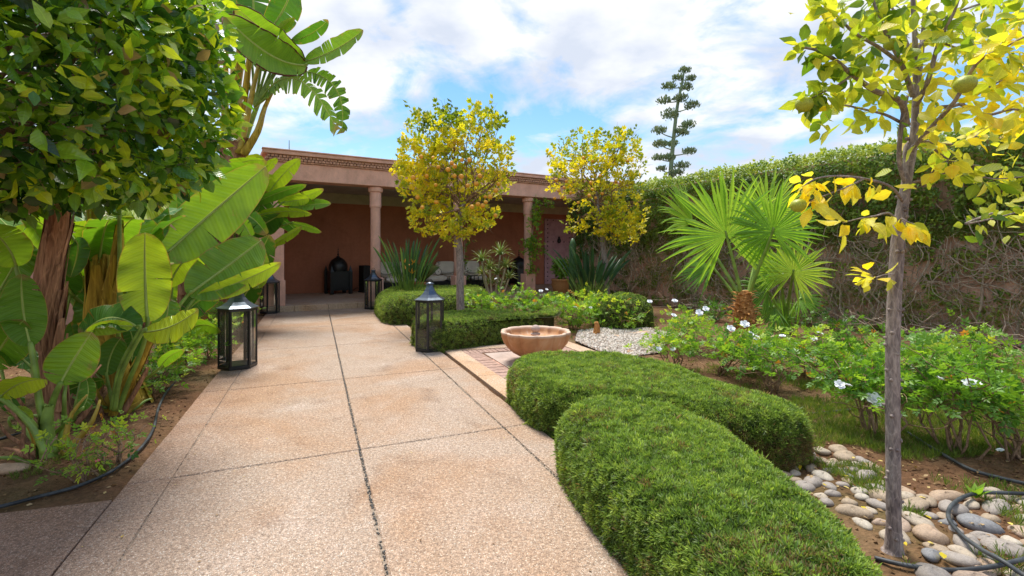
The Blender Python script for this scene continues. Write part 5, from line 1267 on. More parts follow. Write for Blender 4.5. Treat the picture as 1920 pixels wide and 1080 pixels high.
# plant 5: middle clump with shaggy trunk
o5 = G(405, 618); g5 = thing('bird_of_paradise', 'giant leaf plant with shaggy trunk just behind the ribbed leaves, by the near lantern', 'giant leaf plant', o5); Y = o5.y
sheath_trunk(g5, o5, [o5 + Vector((0, 0, -.05)), W(402, 560, Y), W(402, 480, Y), W(410, 420, Y), W(428, 370, Y)], [.17, .16, .15, .14, .10], 'fibre', 34, 9, flaplen=.9)
for (b, md, tp, hw, y0, y1, rl, tn, kw) in (
    ((360, 400), (420, 330), (480, 312), 24, 0, -.2, .3, .62, dict(groups=7, gap=.1, droop=.3)),
    ((380, 360), (440, 310), (500, 302), 20, .2, 0, .4, .75, dict(groups=8, gap=.12, droop=.3)),
    ((400, 440), (440, 405), (482, 470), 24, -.5, -.9, .3, .6, dict(groups=8, gap=.14, droop=.2)),
    ((395, 430), (450, 400), (500, 440), 22, -.3, -.6, -.2, .4, dict(groups=6, gap=.12, droop=.2)),
    ((430, 600), (455, 560), (492, 500), 22, -.2, -.5, .3, .25, {}),
    ((420, 560), (470, 500), (505, 440), 26, 0, -.2, .5, .3, {}),
    ((480, 540), (490, 500), (472, 445), 14, -.4, -.5, .3, .8, {}),
    ((340, 420), (330, 370), (345, 330), 30, .3, .5, 0, .5, {}), ((375, 380), (365, 340), (372, 300), 26, .5, .6, .3, .35, {}),
    ((400, 500), (370, 430), (350, 400), 26, .3, .4, .3, .35, {}), ((360, 560), (330, 510), (300, 500), 24, .2, .3, .3, .25, {})):
    leaf(g5, o5, b, md, tp, hw, Y + y0, Y + y1, roll=rl, tint=tn, stalk=[(405, 560, Y), ((405 + b[0]) / 2, (540 + b[1]) / 2, Y + y0 / 2)], sr=.022, **kw)
# plant 6: bright cluster reaching over the pavilion corner
o6 = G(448, 602); g6 = thing('bird_of_paradise', 'bright clump of paddle leaves reaching in front of the pavilion corner', 'giant leaf plant', o6); Y = o6.y
sheath_trunk(g6, o6, [o6 + Vector((0, 0, -.05)), W(440, 540, Y), W(440, 440, Y), W(448, 390, Y)], [.14, .13, .12, .08], 'fibre', 24, 10, flaplen=.9)
for (b, md, tp, hw, y0, y1, rl, tn, kw) in (
    ((500, 368), (528, 330), (563, 297), 15, -.2, -.4, .2, .85, {}), ((478, 330), (500, 312), (520, 296), 9, -.1, -.2, .3, .9, {}), ((470, 385), (520, 362), (575, 346), 10, -.3, -.8, .5, .45, {}),
    ((520, 380), (560, 372), (607, 354), 11, -.3, -.7, .3, .82, dict(groups=3, gap=.12)), ((540, 392), (580, 384), (621, 382), 11, -.4, -.9, -.2, .55, dict(groups=3, gap=.12)),
    ((480, 405), (530, 396), (585, 401), 10, -.4, -.9, .5, .88, {}), ((530, 380), (560, 375), (580, 372), 11, -.5, -.8, .2, .9, dict(groups=4, gap=.1)),
    ((545, 418), (575, 425), (603, 435), 7, -.5, -1.0, .4, .7, {}), ((505, 462), (535, 445), (566, 424), 8, -.6, -.9, .4, .8, {}), ((470, 420), (520, 410), (560, 440), 14, -.2, -.5, .5, .2, {}),
    ((450, 375), (490, 345), (520, 330), 22, 0, -.2, .4, .8, {}), ((450, 400), (480, 380), (505, 360), 26, -.1, -.3, .3, .35, {}), ((460, 440), (495, 420), (530, 400), 20, -.3, -.6, .4, .3, {}),
    ((440, 430), (452, 395), (470, 375), 18, -.4, -.5, .1, .12, {}), ((430, 470), (470, 470), (520, 455), 16, -.3, -.6, .5, .35, {}), ((450, 500), (480, 480), (500, 470), 20, 0, -.2, .3, .3, {}),
    ((440, 350), (450, 320), (470, 300), 20, .2, .2, .2, .72, {}), ((420, 350), (400, 320), (380, 305), 22, .2, .3, .2, .5, {}), ((456, 330), (478, 296), (500, 308), 12, -.1, -.2, .5, .95, {})):
    leaf(g6, o6, b, md, tp, hw, Y + y0, Y + y1, roll=rl, tint=tn, stalk=[(440, 480, Y), ((440 + b[0]) / 2, (460 + b[1]) / 2, Y + y0 / 2)], sr=.022, **kw)
# plant 7: the tall one
o7 = G(450, 597); o7 = Vector((o7.x - .5, o7.y + .4, 0)); Y = o7.y
g7 = thing('bird_of_paradise', 'tallest giant leaf plant, its fan of long stalks and torn leaves above the pavilion roof', 'giant leaf plant', o7)
sheath_trunk(g7, o7, [o7 + Vector((0, 0, -.05)), W(418, 450, Y), W(428, 340, Y), W(440, 285, Y), W(445, 262, Y)], [.19, .18, .18, .22, .20], 'fibre', 40, 12, flaplen=1.2)
for (a, b, r0, r1, mt) in (((425, 290), (425, 90), .09, .04, 'sheath'), ((432, 288), (448, 92), .09, .045, 'sheath'), ((440, 286), (468, 105), .09, .05, 'sheath'), ((446, 288), (486, 118), .085, .03, 'stalky'),
                           ((438, 284), (458, 96), .08, .05, 'stalky'), ((450, 288), (508, 132), .075, .022, 'stalk'), ((456, 290), (521, 153), .085, .022, 'sheath'), ((430, 290), (436, 130), .08, .04, 'stalky'), ((462, 285), (498, 200), .06, .02, 'stalky')):
    m = Mesh(); p0, p1 = W(*a, Y + rnd.uniform(-.15, .15)), W(*b, Y + rnd.uniform(-.3, .3)); limb(m, p0 - o7, p1 - o7, r0, r1, .02, 9, 9); m.build('stalk', M[mt], g7, smooth=True)
TL = (((575, 122), (505, 102), (420, 28), 36, -.3, -.9, .35, .62, dict(fold=.5, scorch=True, wav=.06)),
      ((572, 116), (510, 70), (440, 12), 30, -.2, -.6, -.5, .66, dict(fold=.3, scorch=True)),
      ((546, 78), (585, 62), (615, 37), 13, 0, -.2, .2, .28, dict(groups=2, gap=.06)), ((570, 116), (630, 92), (681, 56), 17, -.2, -.5, -.6, .55, dict(groups=5, gap=.1, scorch=False)),
      ((500, 60), (530, 20), (550, -30), 28, 0, .1, .2, .3, {}), ((470, 70), (475, 20), (470, -40), 30, .2, .3, .2, .25, {}), ((450, 90), (440, 30), (410, -30), 30, .2, .2, .2, .4, {}),
      ((510, 130), (495, 120), (478, 108), 16, 0, 0, .4, .5, {}), ((521, 130), (515, 118), (560, 122), 16, 0, -.1, .4, .25, {}), ((520, 60), (535, 45), (552, 33), 8, 0, -.1, .5, .7, {}),
      ((496, 176), (560, 150), (632, 244), 20, -.1, -.7, -.1, .58, dict(groups=22, gap=.38, droop=.55, prof=.35, fold=-.1)),
      ((545, 132), (625, 160), (640, 250), 18, .2, -.2, .1, .42, dict(groups=20, gap=.38, droop=.3, prof=.35, fold=.1)))
for (b, md, tp, hw, y0, y1, rl, tn, kw) in TL: leaf(g7, o7, b, md, tp, hw, Y + y0, Y + y1, roll=rl, tint=tn, stalk=[(478, 200, Y), ((478 + b[0]) / 2, (180 + b[1]) / 2 + 10, Y + y0 / 2)], sr=.03, **kw)
# plants 8, 9: further back in the bed
def back_plant(x, y, hgt, label, seed, nl=11):
    r = random.Random(seed); o = Vector((x, y, -.03)); t = thing('bird_of_paradise', label, 'giant leaf plant', o)
    sheath_trunk(t, o, [o, o + Vector((.03, 0, hgt * .25)), o + Vector((0, .03, hgt * .4))], [.12, .11, .07], 'fibre', 12, seed, flaplen=.5)
    for k in range(nl):
        a = 2 * math.pi * k / nl + r.uniform(-.3, .3); e = r.uniform(.15, .7); hb = hgt * r.uniform(.45, .7); d = Vector((math.cos(a), math.sin(a), 0)); b0 = Vector((0, 0, hgt * .35)); b = d * hb * math.tan(e) * .45 + Vector((0, 0, hb))
        tp = b + d * r.uniform(.3, .7) + Vector((0, 0, r.uniform(.1, .75))); md = b.lerp(tp, .5) + Vector((0, 0, .10))
        m = Mesh(); mid = blade(m, [b, md, tp], r.uniform(.13, .20), (Vector((0, 0, 1)) - d * .5).normalized(), fold=.3, groups=r.choice((1, 1, 3, 6)), gap=.08, droop=.15, tint=r.uniform(.15, .75), seed=seed + k); lf = m.build('leaf', [M['banana'], M['midrib'], M['margin']], t, smooth=True)
        m = Mesh(); tube(m, catmull([b0, b0.lerp(b, .5) - d * .05, b, mid(.05)], 4), [.025, .012], 7); m.build('stalk', M['stalk'], lf, smooth=True)
back_plant(-4.35, 5.4, 2.5, 'dark giant leaf plant at the back of the left bed, behind the shaggy trunks', 31)
back_plant(-3.75, 4.35, 1.9, 'giant leaf plant between the yellow brown sheaths and the ribbed leaves', 51, 14)
back_plant(-5.3, 4.6, 2.2, 'giant leaf plant at the back of the left bed, nearest the left frame', 37)
back_plant(-5.1, 7.4, 2.6, 'giant leaf plant at the back of the left bed, below the tallest one', 41)
back_plant(-6.4, 8.6, 2.3, 'giant leaf plant in the far left corner beside the pavilion wing wall', 43)

# ------------------------------------------------------------------ fan palms
def frond(par, org, hub, tipdir_px, rpx, Y, Yh=None, nseg=38, spread=150, roll=0.0, pitch=0.0, tint=.5, base=None, droop=.12, seed=1, rv=None):
    """hub: where the ribs meet; tipdir: screen direction of the middle segment"""
    r = random.Random(seed); h = W(*hub, Y) - Vector(org); R0 = rpx * Y / F
    view = (Vector((0, 0, H)) - (h + Vector(org))).normalized(); ax = Vector((tipdir_px[0], 0, -tipdir_px[1])).normalized(); ax = (ax - view * ax.dot(view)).normalized()
    nn = Matrix.Rotation(roll, 3, ax) @ view; s = ax.cross(nn); nn = Matrix.Rotation(pitch, 3, s) @ nn; ax = Matrix.Rotation(pitch, 3, s) @ ax
    m = Mesh(); join = .58
    for i in range(nseg):
        a = R(-spread + 2 * spread * (i + .5 + r.gauss(0, .13)) / nseg); da = R(spread / nseg)
        L = R0 * (1 - .22 * (abs(a) / math.pi) ** 1.5) * r.uniform(.84, 1.08)
        d = ax * math.cos(a) + s * math.sin(a); q = nn.cross(d)
        w1 = join * L * math.sin(da) * 1.02; V = []; UV = []
        dr = droop * r.uniform(.3, 2.8); js = r.gauss(0, .03)
        for (u, wf) in ((.02, .04), (join * .5, .5), (join, 1.0), (.70, .66), (.85, .36), (1.0, .02)):
            c = h + d * (u * L) + q * (js * L * u * u * 2) + Vector((0, 0, -dr * L * max(0, u - join * .8) ** 2 * 1.8)) - nn * (.10 * L * (abs(a) / math.pi) * u); w = w1 * wf
            V += [c - q * w - nn * w * .45, c + nn * w * .30, c + q * w - nn * w * .45]; UV += [(0, u, 0)] * 3
        m.add(V, [(k * 3 + j, k * 3 + j + 1, k * 3 + j + 4, k * 3 + j + 3) for k in range(5) for j in (0, 1)], min(1, max(0, tint + r.gauss(0, .07))), UV)
    f = m.build('frond', M['palm'], par)
    if base is not None:
        m = Mesh(); b = W(*base, Yh or Y) - Vector(org); P = catmull([b, b.lerp(h, .5) + Vector((0, 0, .02)), h, h + ax * R0 * .06], 5); tube(m, P, list(np.linspace(.026, .012, len(P))), 7); m.build('stalk', M['stalk'], f, smooth=True)
    return f
po = G(1398, 640); pt = thing('fan_palm', 'fan palm with big round green fronds and shaggy orange trunk before the creeper wall', 'palm', po); Y = po.y
frond(pt, po, (1362, 441), (-.15, -1), 134, Y - .1, Y, 46, 152, pitch=.15, tint=.58, base=(1392, 560), seed=1)
frond(pt, po, (1449, 434), (-.1, -1), 98, Y - .45, Y, 42, 165, pitch=.2, tint=.45, base=(1402, 560), seed=2, roll=-.2)
frond(pt, po, (1440, 400), (.35, -1), 98, Y + .25, Y + .1, 36, 120, pitch=-.2, tint=.72, base=(1405, 560), seed=3, roll=.4)
frond(pt, po, (1300, 418), (-1, -.25), 105, Y + .2, Y, 24, 60, pitch=.8, tint=.66, base=(1388, 555), seed=4, roll=.9)
frond(pt, po, (1335, 500), (-1, .3), 80, Y + .35, Y + .1, 22, 70, tint=.15, base=(1392, 575), seed=5, roll=1.0)
frond(pt, po, (1415, 495), (-.2, -1), 60, Y + .3, Y + .1, 20, 60, tint=.8, base=(1400, 565), seed=6, roll=.9)
m = Mesh(); tube(m, catmull([(0, 0, -.05), (-.01, 0, .2), (-.02, 0, .45), (-.02, 0, .72)], 5), [.16, .15, .13, .07], 12, bump=.08)
for k in range(95):
    a = k * 2.4; z = .02 + .68 * k / 95; r0 = .15 - .08 * z; d = Vector((math.cos(a), math.sin(a), 0)); s = Vector((-d.y, d.x, 0)); c = Vector((-.02, 0, z)); L = rnd.uniform(.06, .19) * (1.2 if z < .5 else .7)
    V = []
    for (u, w, up) in ((0, .040, 0), (.35, .028, .035), (.75, .014, .05), (1, .006, .03)):
        p = c + d * (r0 * .9 + L * u * .8) + Vector((0, 0, L * up * 8 * .6)); V += [p - s * w, p + s * w, p + s * w * .8 + Vector((0, 0, .010)) , p - s * w * .8 + Vector((0, 0, .010))]
    m.add(V, [(i * 4 + j, i * 4 + (j + 1) % 4, (i + 1) * 4 + (j + 1) % 4, (i + 1) * 4 + j) for i in range(3) for j in range(4)], rnd.random())
m.build('trunk', M['palmbark'], pt)
po2 = G(1478, 628); po2 = Vector((po2.x + .1, po2.y + .2, 0)); p2 = thing('fan_palm', 'smaller fan palm with paler fronds crowded behind the big one', 'palm', po2); Y = po2.y
frond(p2, po2, (1487, 511), (.3, -1), 72, Y - .5, Y, 34, 160, pitch=.1, tint=.85, base=(1475, 590), seed=11)
frond(p2, po2, (1462, 510), (-.7, -1), 62, Y - .3, Y, 30, 120, pitch=.3, tint=.5, base=(1472, 590), seed=12, roll=.5)
frond(p2, po2, (1440, 545), (-1, -.3), 60, Y - .1, Y, 26, 120, tint=.2, base=(1470, 600), seed=13, roll=.3)
frond(p2, po2, (1500, 560), (1, .2), 46, Y, Y, 24, 100, tint=.3, base=(1478, 600), seed=14, roll=-.8)
frond(p2, po2, (1452, 575), (-.6, 1), 56, Y - .2, Y, 22, 70, tint=.2, base=(1470, 600), seed=15, roll=.6)
m = Mesh()
for k in range(70):      # upright suckers at its foot
    a = rnd.uniform(0, 6.3); s = Vector((rnd.gauss(-.05, .12), rnd.gauss(0, .08), 0)); e = s + Vector((math.cos(a) * .10, math.sin(a) * .10, rnd.uniform(.3, .65))); w = .006; V = [s - Vector((w, 0, 0)), s + Vector((w, 0, 0)), s.lerp(e, .6) + Vector((w, 0, 0)), e, s.lerp(e, .6) - Vector((w, 0, 0))]; m.add(V, [(0, 1, 2, 3, 4)], rnd.uniform(.1, .5))
tag(m.build('suckers', M['palm'], p2), kind='stuff')

# ------------------------------------------------------------------ strap leaved plants, aloe, pots
def strap_plant(label, o, n, hgt, seed, spread=.35, hw=.045, tint=.4, name='strap_leaved_plant'):
    r = random.Random(seed); t = thing(name, label, 'plant', o)
    for k in range(n):
        a = r.uniform(0, 6.3); e = r.uniform(.03, 1) ** .8 * spread; d = Vector((math.cos(a), math.sin(a), 0)); h_ = hgt * r.uniform(.62, 1.02) * math.cos(e)
        s = d * r.uniform(0, .10); b = s + d * h_ * .55 * math.tan(e) + Vector((0, 0, h_ * .55)); tp = s + d * h_ * math.tan(e) * 1.15 + Vector((0, 0, h_)); md = b.lerp(tp, .5) + d * -.02 + Vector((0, 0, .03))
        m = Mesh(); fc = Vector((r.gauss(0, 1), r.gauss(-.3, 1), .1)).normalized(); mid = blade(m, [b, md, tp], hw * r.uniform(.7, 1.2), fc, fold=.55, n=8, wav=.02, tint=min(1, max(0, tint + r.gauss(0, .22))), seed=k)
        lf = m.build('leaf', [M['strel'], M['strel'], M['margin']], t, smooth=True)
        m = Mesh(); tube(m, catmull([s, s.lerp(b, .5), b, mid(.1)], 3), [.011, .007], 5); m.build('stalk', M['stalk'], lf, smooth=True)
    return t
ps = G(765, 585); pl1 = strap_plant('grey green strap leaved clump behind the clipped ball, before the second column', ps, 66, 1.68, 3, .42, .031, .5)
m = Mesh()
for q in range(6): a = rnd.uniform(0, 6.3); tube(m, [(0, 0, .3), (math.cos(a) * .1, math.sin(a) * .1, .75), (math.cos(a) * .16, math.sin(a) * .16, rnd.uniform(.95, 1.1))], [.006, .005], 5)
m.build('flower_stems', M['stalk'], pl1)
for q in range(6):
    m = Mesh(); c = Vector((rnd.uniform(-.12, .2), -.12, rnd.uniform(.75, 1.1)))
    for k in range(6): d = Vector((rnd.gauss(0, 1), rnd.gauss(0, .5), 1.1)).normalized(); p = c + d * .11; w = Vector((.012, 0, 0)); m.add([c, c.lerp(p, .5) + w, p, c.lerp(p, .5) - w], [(0, 1, 2, 3)])
    m.build('flower', M['orange'], pl1)
ps = G(1105, 583); pl2 = strap_plant('dark broad strap leaved clump in front of the end pier, beside the smaller orange tree', ps, 50, 1.5, 8, .62, .050, .25)
def rosette(m, c, n, L, w, seed, tint):
    r = random.Random(seed)
    for k in range(n):
        a = k * 2.399; e = .25 + 1.25 * (k / n); d = Vector((math.cos(a), math.sin(a), 0)); s = Vector((-d.y, d.x, 0)); V = []; ll = L * r.uniform(.8, 1.1)
        for (u, wf) in ((0, 1), (.4, .85), (.75, .45), (1, .03)):
            an = math.pi / 2 - e * (.55 + .75 * u); p = c + d * (ll * u * math.cos(an)) + Vector((0, 0, ll * u * max(-.1, math.sin(an)) )); V += [p - s * w * wf, p + Vector((0, 0, -.010)) * wf, p + s * w * wf]
        m.add(V, [(i * 3 + j, i * 3 + j + 1, i * 3 + j + 4, i * 3 + j + 3) for i in range(3) for j in (0, 1)], min(1, max(0, tint + r.gauss(0, .15))))
ao = G(925, 583); al = thing('aloe', 'spiky branching aloe with pale green rosettes in front of the side tables', 'aloe', ao)
for i, (px, py, L) in enumerate(((903, 480, .36), (938, 468, .40), (918, 495, .32), (948, 492, .32), (932, 505, .28), (905, 505, .26), (955, 512, .26), (920, 522, .26), (940, 525, .24))):
    m = Mesh(); c = W(px, py + 10, ao.y + rnd.uniform(-.15, .15)) - ao; rosette(m, c, 30, L * .95, .019, i, .5); ros = m.build('rosette', M['aloe'], al)
    m = Mesh(); tube(m, catmull([(rnd.gauss(0, .05), 0, -.05), c * .5 + Vector((0, 0, -.05)), c + Vector((0, 0, .03))], 4), [.03, .02], 7); m.build('stem', M['vinestem'], ros, smooth=True)
def potplant(px, py, rp, hp, label, cat, topn, hgt, seed, kind):
    o = Bw(lx(px, .9), .9, zT); o = G(px, py, zT) if py else o
    t = thing('potted_plant', label, 'potted plant', o); m = Mesh(); lathe(m, [(rp * .68, 0), (rp * .85, hp * .25), (rp, hp * .6), (rp * .97, hp * .85), (rp * 1.04, hp * .9), (rp * 1.04, hp), (rp * .93, hp), (rp * .9, hp * .9), (0, hp * .88)], 28); m.build('pot', M['wicker'], t, smooth=True)
    m = Mesh(); r = random.Random(seed)
    if kind == 'grass':
        for k in range(topn):
            a = r.uniform(0, 6.3); d = Vector((math.cos(a), math.sin(a), 0)); e = r.uniform(.05, .8); s = d * .05 + Vector((0, 0, hp)); w = Vector((-d.y, d.x, 0)) * .008; L = hgt * r.uniform(.6, 1)
            p1 = s + d * L * .4 * math.sin(e) + Vector((0, 0, L * .65)); p2 = s + d * L * math.sin(e) * 1.1 + Vector((0, 0, L * (1 - .5 * e))); m.add([s - w, s + w, p1 + w, p2, p1 - w], [(0, 1, 2, 3, 4)], r.uniform(.2, .8))
    else:
        n = topn; d = rdir(n); P = d * np.array([.22, .22, .26]) * rng.uniform(.5, 1.05, (n, 1)) + np.array([0, 0, hp + .28]); m.scatter(SPRIG, P, frames(nrm(d + rng.normal(0, .5, (n, 3))), rdir(n, .5)), rng.uniform(.07, .12, n), rng.uniform(.2, .7, n)); tube(m, [(0, 0, hp - .02), (0, 0, hp + .3)], .02, 6)
    tag(m.build('foliage', M['rose'] if kind == 'bush' else M['aloe'], t), kind='stuff')
potplant(790, 557, .20, .40, 'potted grassy plant in a round wicker pot left of the bolster', '', 150, .62, 4, 'grass')
potplant(1052, 551, .27, .42, 'round woven pot with a leafy shrub in front of the mauve door', '', 330, .5, 5, 'bush')

# ------------------------------------------------------------------ roses
def flower(par, p, r, seed):
    rr = random.Random(seed); m = Mesh()
    for ring, (n, e, L) in enumerate(((6, 1.25, 1.0), (5, .85, .8), (4, .4, .55))):
        for k in range(n):
            a = 2 * math.pi * k / n + ring * .5 + rr.uniform(-.15, .15); d = Vector((math.cos(a) * math.sin(e), math.sin(a) * math.sin(e), math.cos(e))); s = Vector((-math.sin(a), math.cos(a), 0)); w = .42 * r * L
            b = Vector((0, 0, 0)); V = [b, b + d * L * r * .6 - s * w + Vector((0, 0, .1 * r)), b + d * L * r - s * w * .5, b + d * L * r + s * w * .5, b + d * L * r * .6 + s * w + Vector((0, 0, .1 * r)), b + d * L * r * .6]
            m.add(V, [(0, 5, 1), (1, 5, 2), (2, 5, 3), (3, 5, 4), (4, 5, 0)], .5)
    o = m.build('flower', M['petal'], par); o.location = p; o.rotation_euler = (rr.uniform(-.1, .9), rr.uniform(-.5, .5), 0); return o
def rose_bush(label, o, w, h, n, seed, flowers=(), tint=.45, low=.35, stems=9, ls=.085, name='rose_bush', grp='white rose bushes', depth=1.0, cat='rose bush', stemr=.009):
    r = random.Random(seed); n = int(n * .72); w *= .90; tint -= .05; t = thing(name, label, cat, o, 0, grp); m = Mesh(); tips = []
    for k in range(stems):
        a = r.uniform(0, 6.3); q = math.sqrt(r.random()); e = Vector((math.cos(a) * q * w * .8, math.sin(a) * q * w * .8 * depth, h * r.uniform(.55, .92))); s = Vector((r.gauss(0, .03), r.gauss(0, .03), -.05))
        pts = limb(m, s, e, stemr, .003, .10, 8, 6); tips.append(pts)
        for z in range(3):
            b = Vector(tuple(pts[r.randrange(2, len(pts) - 1)])); e2 = b + Vector((r.gauss(0, .5) * w, r.gauss(0, .5) * w * depth, r.uniform(.3, 1) * h * .35)); tips.append(limb(m, b, e2, stemr * .45, .0018, .1, 6, 4))
    m.build('stems', M['barkbrown'], t, smooth=True)
    P = []; 
    for _ in range(n):
        tp = r.choice(tips); u = 1 - abs(r.gauss(0, .32)); u = min(.999, max(.15, u)); i = u * (len(tp) - 1); j = int(i); p = np.array(tp[j]) * (1 - i + j) + np.array(tp[min(j + 1, len(tp) - 1)]) * (i - j)
        p = p + np.array([r.gauss(0, .05), r.gauss(0, .05), r.gauss(0, .03)]) * (1 + w)
        if p[2] < h * low: p[2] = h * (low + .2 * r.random())
        P.append(p)
    P = np.array(P); c = np.array([0, 0, h * .45]); d = nrm(P - c); ax = nrm(d + rng.normal(0, .65, (n, 3)) + np.array([0, 0, .1])); nn2 = nrm(rng.normal(0, .5, (n, 3)) + np.array([0, 0, 1]))
    tn = np.clip(tint + .18 * fnoise(P + np.array(o), 6, seed) * 2 + .25 * (P[:, 2] / h - .6) + rng.normal(0, .15, n), 0, .93); w_ = rng.random(n) < .02; tn[w_] = 1
    m = Mesh(); m.scatter(PINN, P, frames(ax, nn2), rng.uniform(ls * .7, ls * 1.3, n), tn); tag(m.build('foliage', M['rose'], t), kind='stuff')
    for i, (fx, fy, fr2) in enumerate(flowers): flower(t, W(fx, fy, o[1] - w * .5 * depth) - Vector(o), fr2, seed * 10 + i)
    return t
for i, (px, py, w, h, n, fl, tn, lab) in enumerate((
    (900, 602, .42, .50, 380, [], .55, 'leftmost rose bush of the back row, right of the orange tree trunk'),
    (945, 600, .42, .55, 380, [(930, 523, .03)], .5, 'rose bush in the back row under the aloe'),
    (990, 598, .40, .55, 380, [(1014, 546, .045)], .5, 'rose bush in the back row at the foot of the vine wound column'),
    (1030, 604, .44, .52, 420, [(1025, 543, .03), (1065, 557, .03)], .55, 'rose bush in the back row before the woven pot'),
    (1072, 616, .44, .58, 460, [(1078, 577, .04), (1107, 577, .03)], .62, 'rose bush in the back row above the short orange stump'),
    (1115, 610, .42, .55, 460, [(1130, 560, .03)], .72, 'yellowish rose bush in the back row left of the dark clipped dome'),
    (1165, 618, .34, .45, 260, [], .72, 'low yellowish rose bush half covering the dark clipped dome'))):
    rose_bush(lab, G(px, py), w, h, n, 20 + i, fl, tn, .18, ls=.10, depth=.8)
m = Mesh(); p = G(1118, 628); tube(m, catmull([p + Vector((0, 0, -.03)), p + Vector((.01, 0, .1)), p + Vector((0, 0, .2))], 4), [.06, .045, .03], 10, bump=.1); tag(m.build('tree_stump', M['palmbark'], smooth=True), 'short orange brown stump below the yellowish rose bush', 'stump')
for i, (px, py, w, h, n, fl, tn, lab) in enumerate((
    (1262, 690, .36, .46, 420, [(1262, 655, .03), (1235, 655, .034), (1218, 566, .03)], .62, 'rose bush between the white gravel and the second hedge'),
    (1300, 660, .40, .55, 420, [(1265, 565, .04), (1263, 592, .038), (1323, 580, .045)], .66, 'rose bush with pale blooms in front of the bare vine stems'),
    (1352, 700, .42, .52, 480, [(1311, 587, .04), (1370, 617, .045)], .60, 'rose bush with a grey forked stem, left of the palm trunk'),
    (1420, 694, .42, .48, 460, [(1396, 609, .05), (1407, 627, .04), (1418, 634, .035)], .55, 'rose bush in front of the palm trunk'),
    (1448, 728, .34, .42, 380, [(1467, 631, .03)], .42, 'darker rose bush nearest the second hedge'),
    (1512, 700, .36, .45, 380, [(1537, 626, .035), (1526, 636, .035)], .72, 'yellow green rose bush right of the palm, with two small blooms'),
    (1640, 812, .38, .62, 560, [(1574, 722, .035), (1590, 724, .03), (1638, 750, .055)], .45, 'rose bush just behind the citrus trunk, with one large white bloom'),
    (1700, 740, .50, .62, 560, [(1735, 742, .0)], .48, 'rose bush behind and right of the citrus trunk, low against the wall'),
    (1795, 845, .42, .68, 700, [(1822, 722, .05), (1762, 712, .03)], .42, 'nearest rose bush on the right, over the grey hose'),
    (1900, 855, .42, .64, 640, [(1876, 845, .02)], .42, 'rose bush cut by the right edge of the photograph'.replace('the photograph', 'the view')),
    (1850, 720, .45, .5, 480, [], .5, 'rose bush far back on the right below the dry creeper'),
    (1600, 720, .42, .5, 480, [], .5, 'flowerless bush between the palm and the citrus trunk'))):
    rose_bush(lab, G(px, py), w, h, n, 40 + i, [f for f in fl if f[2] > 0], tn, .42, ls=.08)
# low shrubs of the left bed
for i, (px, py, w, h, n, tn, lab, ls) in enumerate((
    (152, 893, .15, .30, 110, .65, 'small bush with a bare forked stem beside the hose in the left bed', .062),
    (215, 862, .15, .22, 110, .7, 'little leafy seedling bush by the hose, near the magenta petals', .055),
    (285, 735, .28, .38, 360, .55, 'low leafy bush under the ribbed leaves beside the hose end', .08),
    (335, 702, .30, .42, 460, .55, 'low leafy bush in the left bed left of the near lantern', .085),
    (388, 668, .26, .46, 460, .55, 'leafy bush touching the near lantern', .085),
    (430, 628, .30, .46, 420, .6, 'leafy bush behind the near lantern', .09),
    (458, 606, .28, .55, 220, .62, 'light green wispy bush between the two left lanterns', .08))):
    rose_bush(lab, G(px, py), w, h, n, 70 + i, (), tn, .2, ls=ls, name='leafy_bush', grp=None, cat='bush', stemr=.006, stems=6)
for i, (x, y, w, h) in enumerate(((1500, 610, .5, .35), (1560, 640, .5, .30), (1345, 600, .4, .35))):
    rose_bush(['dark low shrub beside the smaller palm at the wall', 'dark low shrub at the wall foot between palm and citrus trunk', 'dark low shrub at the wall foot left of the fan palm'][i], G(x, y), w, h, 330, 90 + i, (), .12, .1, name='leafy_bush', grp=None, cat='bush')

# climber on the fourth column
vp = Bw(c4, cd - .16, zT); cv = thing('climbing_vine', 'fresh green vine winding up the fourth column', 'vine', vp); m = Mesh()
vpts = [Bw(c4 + .03, cd - .12, .1), Bw(c4 + .02, cd - .14, .8), Bw(c4 - .06, cd - .15, 1.3), Bw(c4 + .05, cd - .15, 1.8), Bw(c4 + .12, cd - .14, 2.2), Bw(c4 + .2, cd - .18, 2.55), Bw(c4 + .6, cd - .25, 2.72)]
c = catmull([p - vp for p in vpts], 6); tube(m, c, [.014, .005], 6); m.build('stem', M['vinestem'], cv, smooth=True)
P = []
for (dx, z, rx, rz, n) in ((.0, 1.05, .10, .25, 40), (-.10, 1.45, .16, .16, 60), (.15, 1.40, .14, .14, 45), (.05, 1.7, .12, .16, 40), (.08, 2.15, .11, .10, 40), (.15, 2.42, .12, .14, 55), (.35, 2.68, .18, .06, 40), (.02, .75, .08, .1, 20)):
    for _ in range(n): P.append(tuple(Bw(c4 + dx + rnd.gauss(0, rx), cd - .17 - abs(rnd.gauss(0, .07)), z + rnd.gauss(0, rz)) - vp))
P = np.array(P); n = len(P); m = Mesh(); m.scatter(SPRIG, P, frames(rdir(n), nrm(rng.normal(0, .5, (n, 3)) + np.array([.3, -.8, .6]))), rng.uniform(.07, .12, n), rng.uniform(.3, .9, n)); tag(m.build('foliage', M['rose'], cv), kind='stuff')
# thin vine on the third column
vp = Bw(c3, cd - .16, zT); cv = thing('climbing_vine', 'sparse vine on the third column, behind the orange tree trunk', 'vine', vp); m = Mesh(); tube(m, [Bw(c3 + .12, cd - .1, .1) - vp, Bw(c3 + .13, cd - .12, 1.7) - vp], [.01, .005], 5); m.build('stem', M['vinestem'], cv)
n = 60; P = np.array([tuple(Bw(c3 + .15 + rnd.gauss(0, .07), cd - .12, rnd.uniform(.5, 1.9)) - vp) for _ in range(n)]); m = Mesh(); m.scatter(SPRIG, P, frames(rdir(n), rdir(n, .5)), rng.uniform(.06, .1, n), rng.uniform(.2, .6, n)); tag(m.build('foliage', M['rose'], cv), kind='stuff')
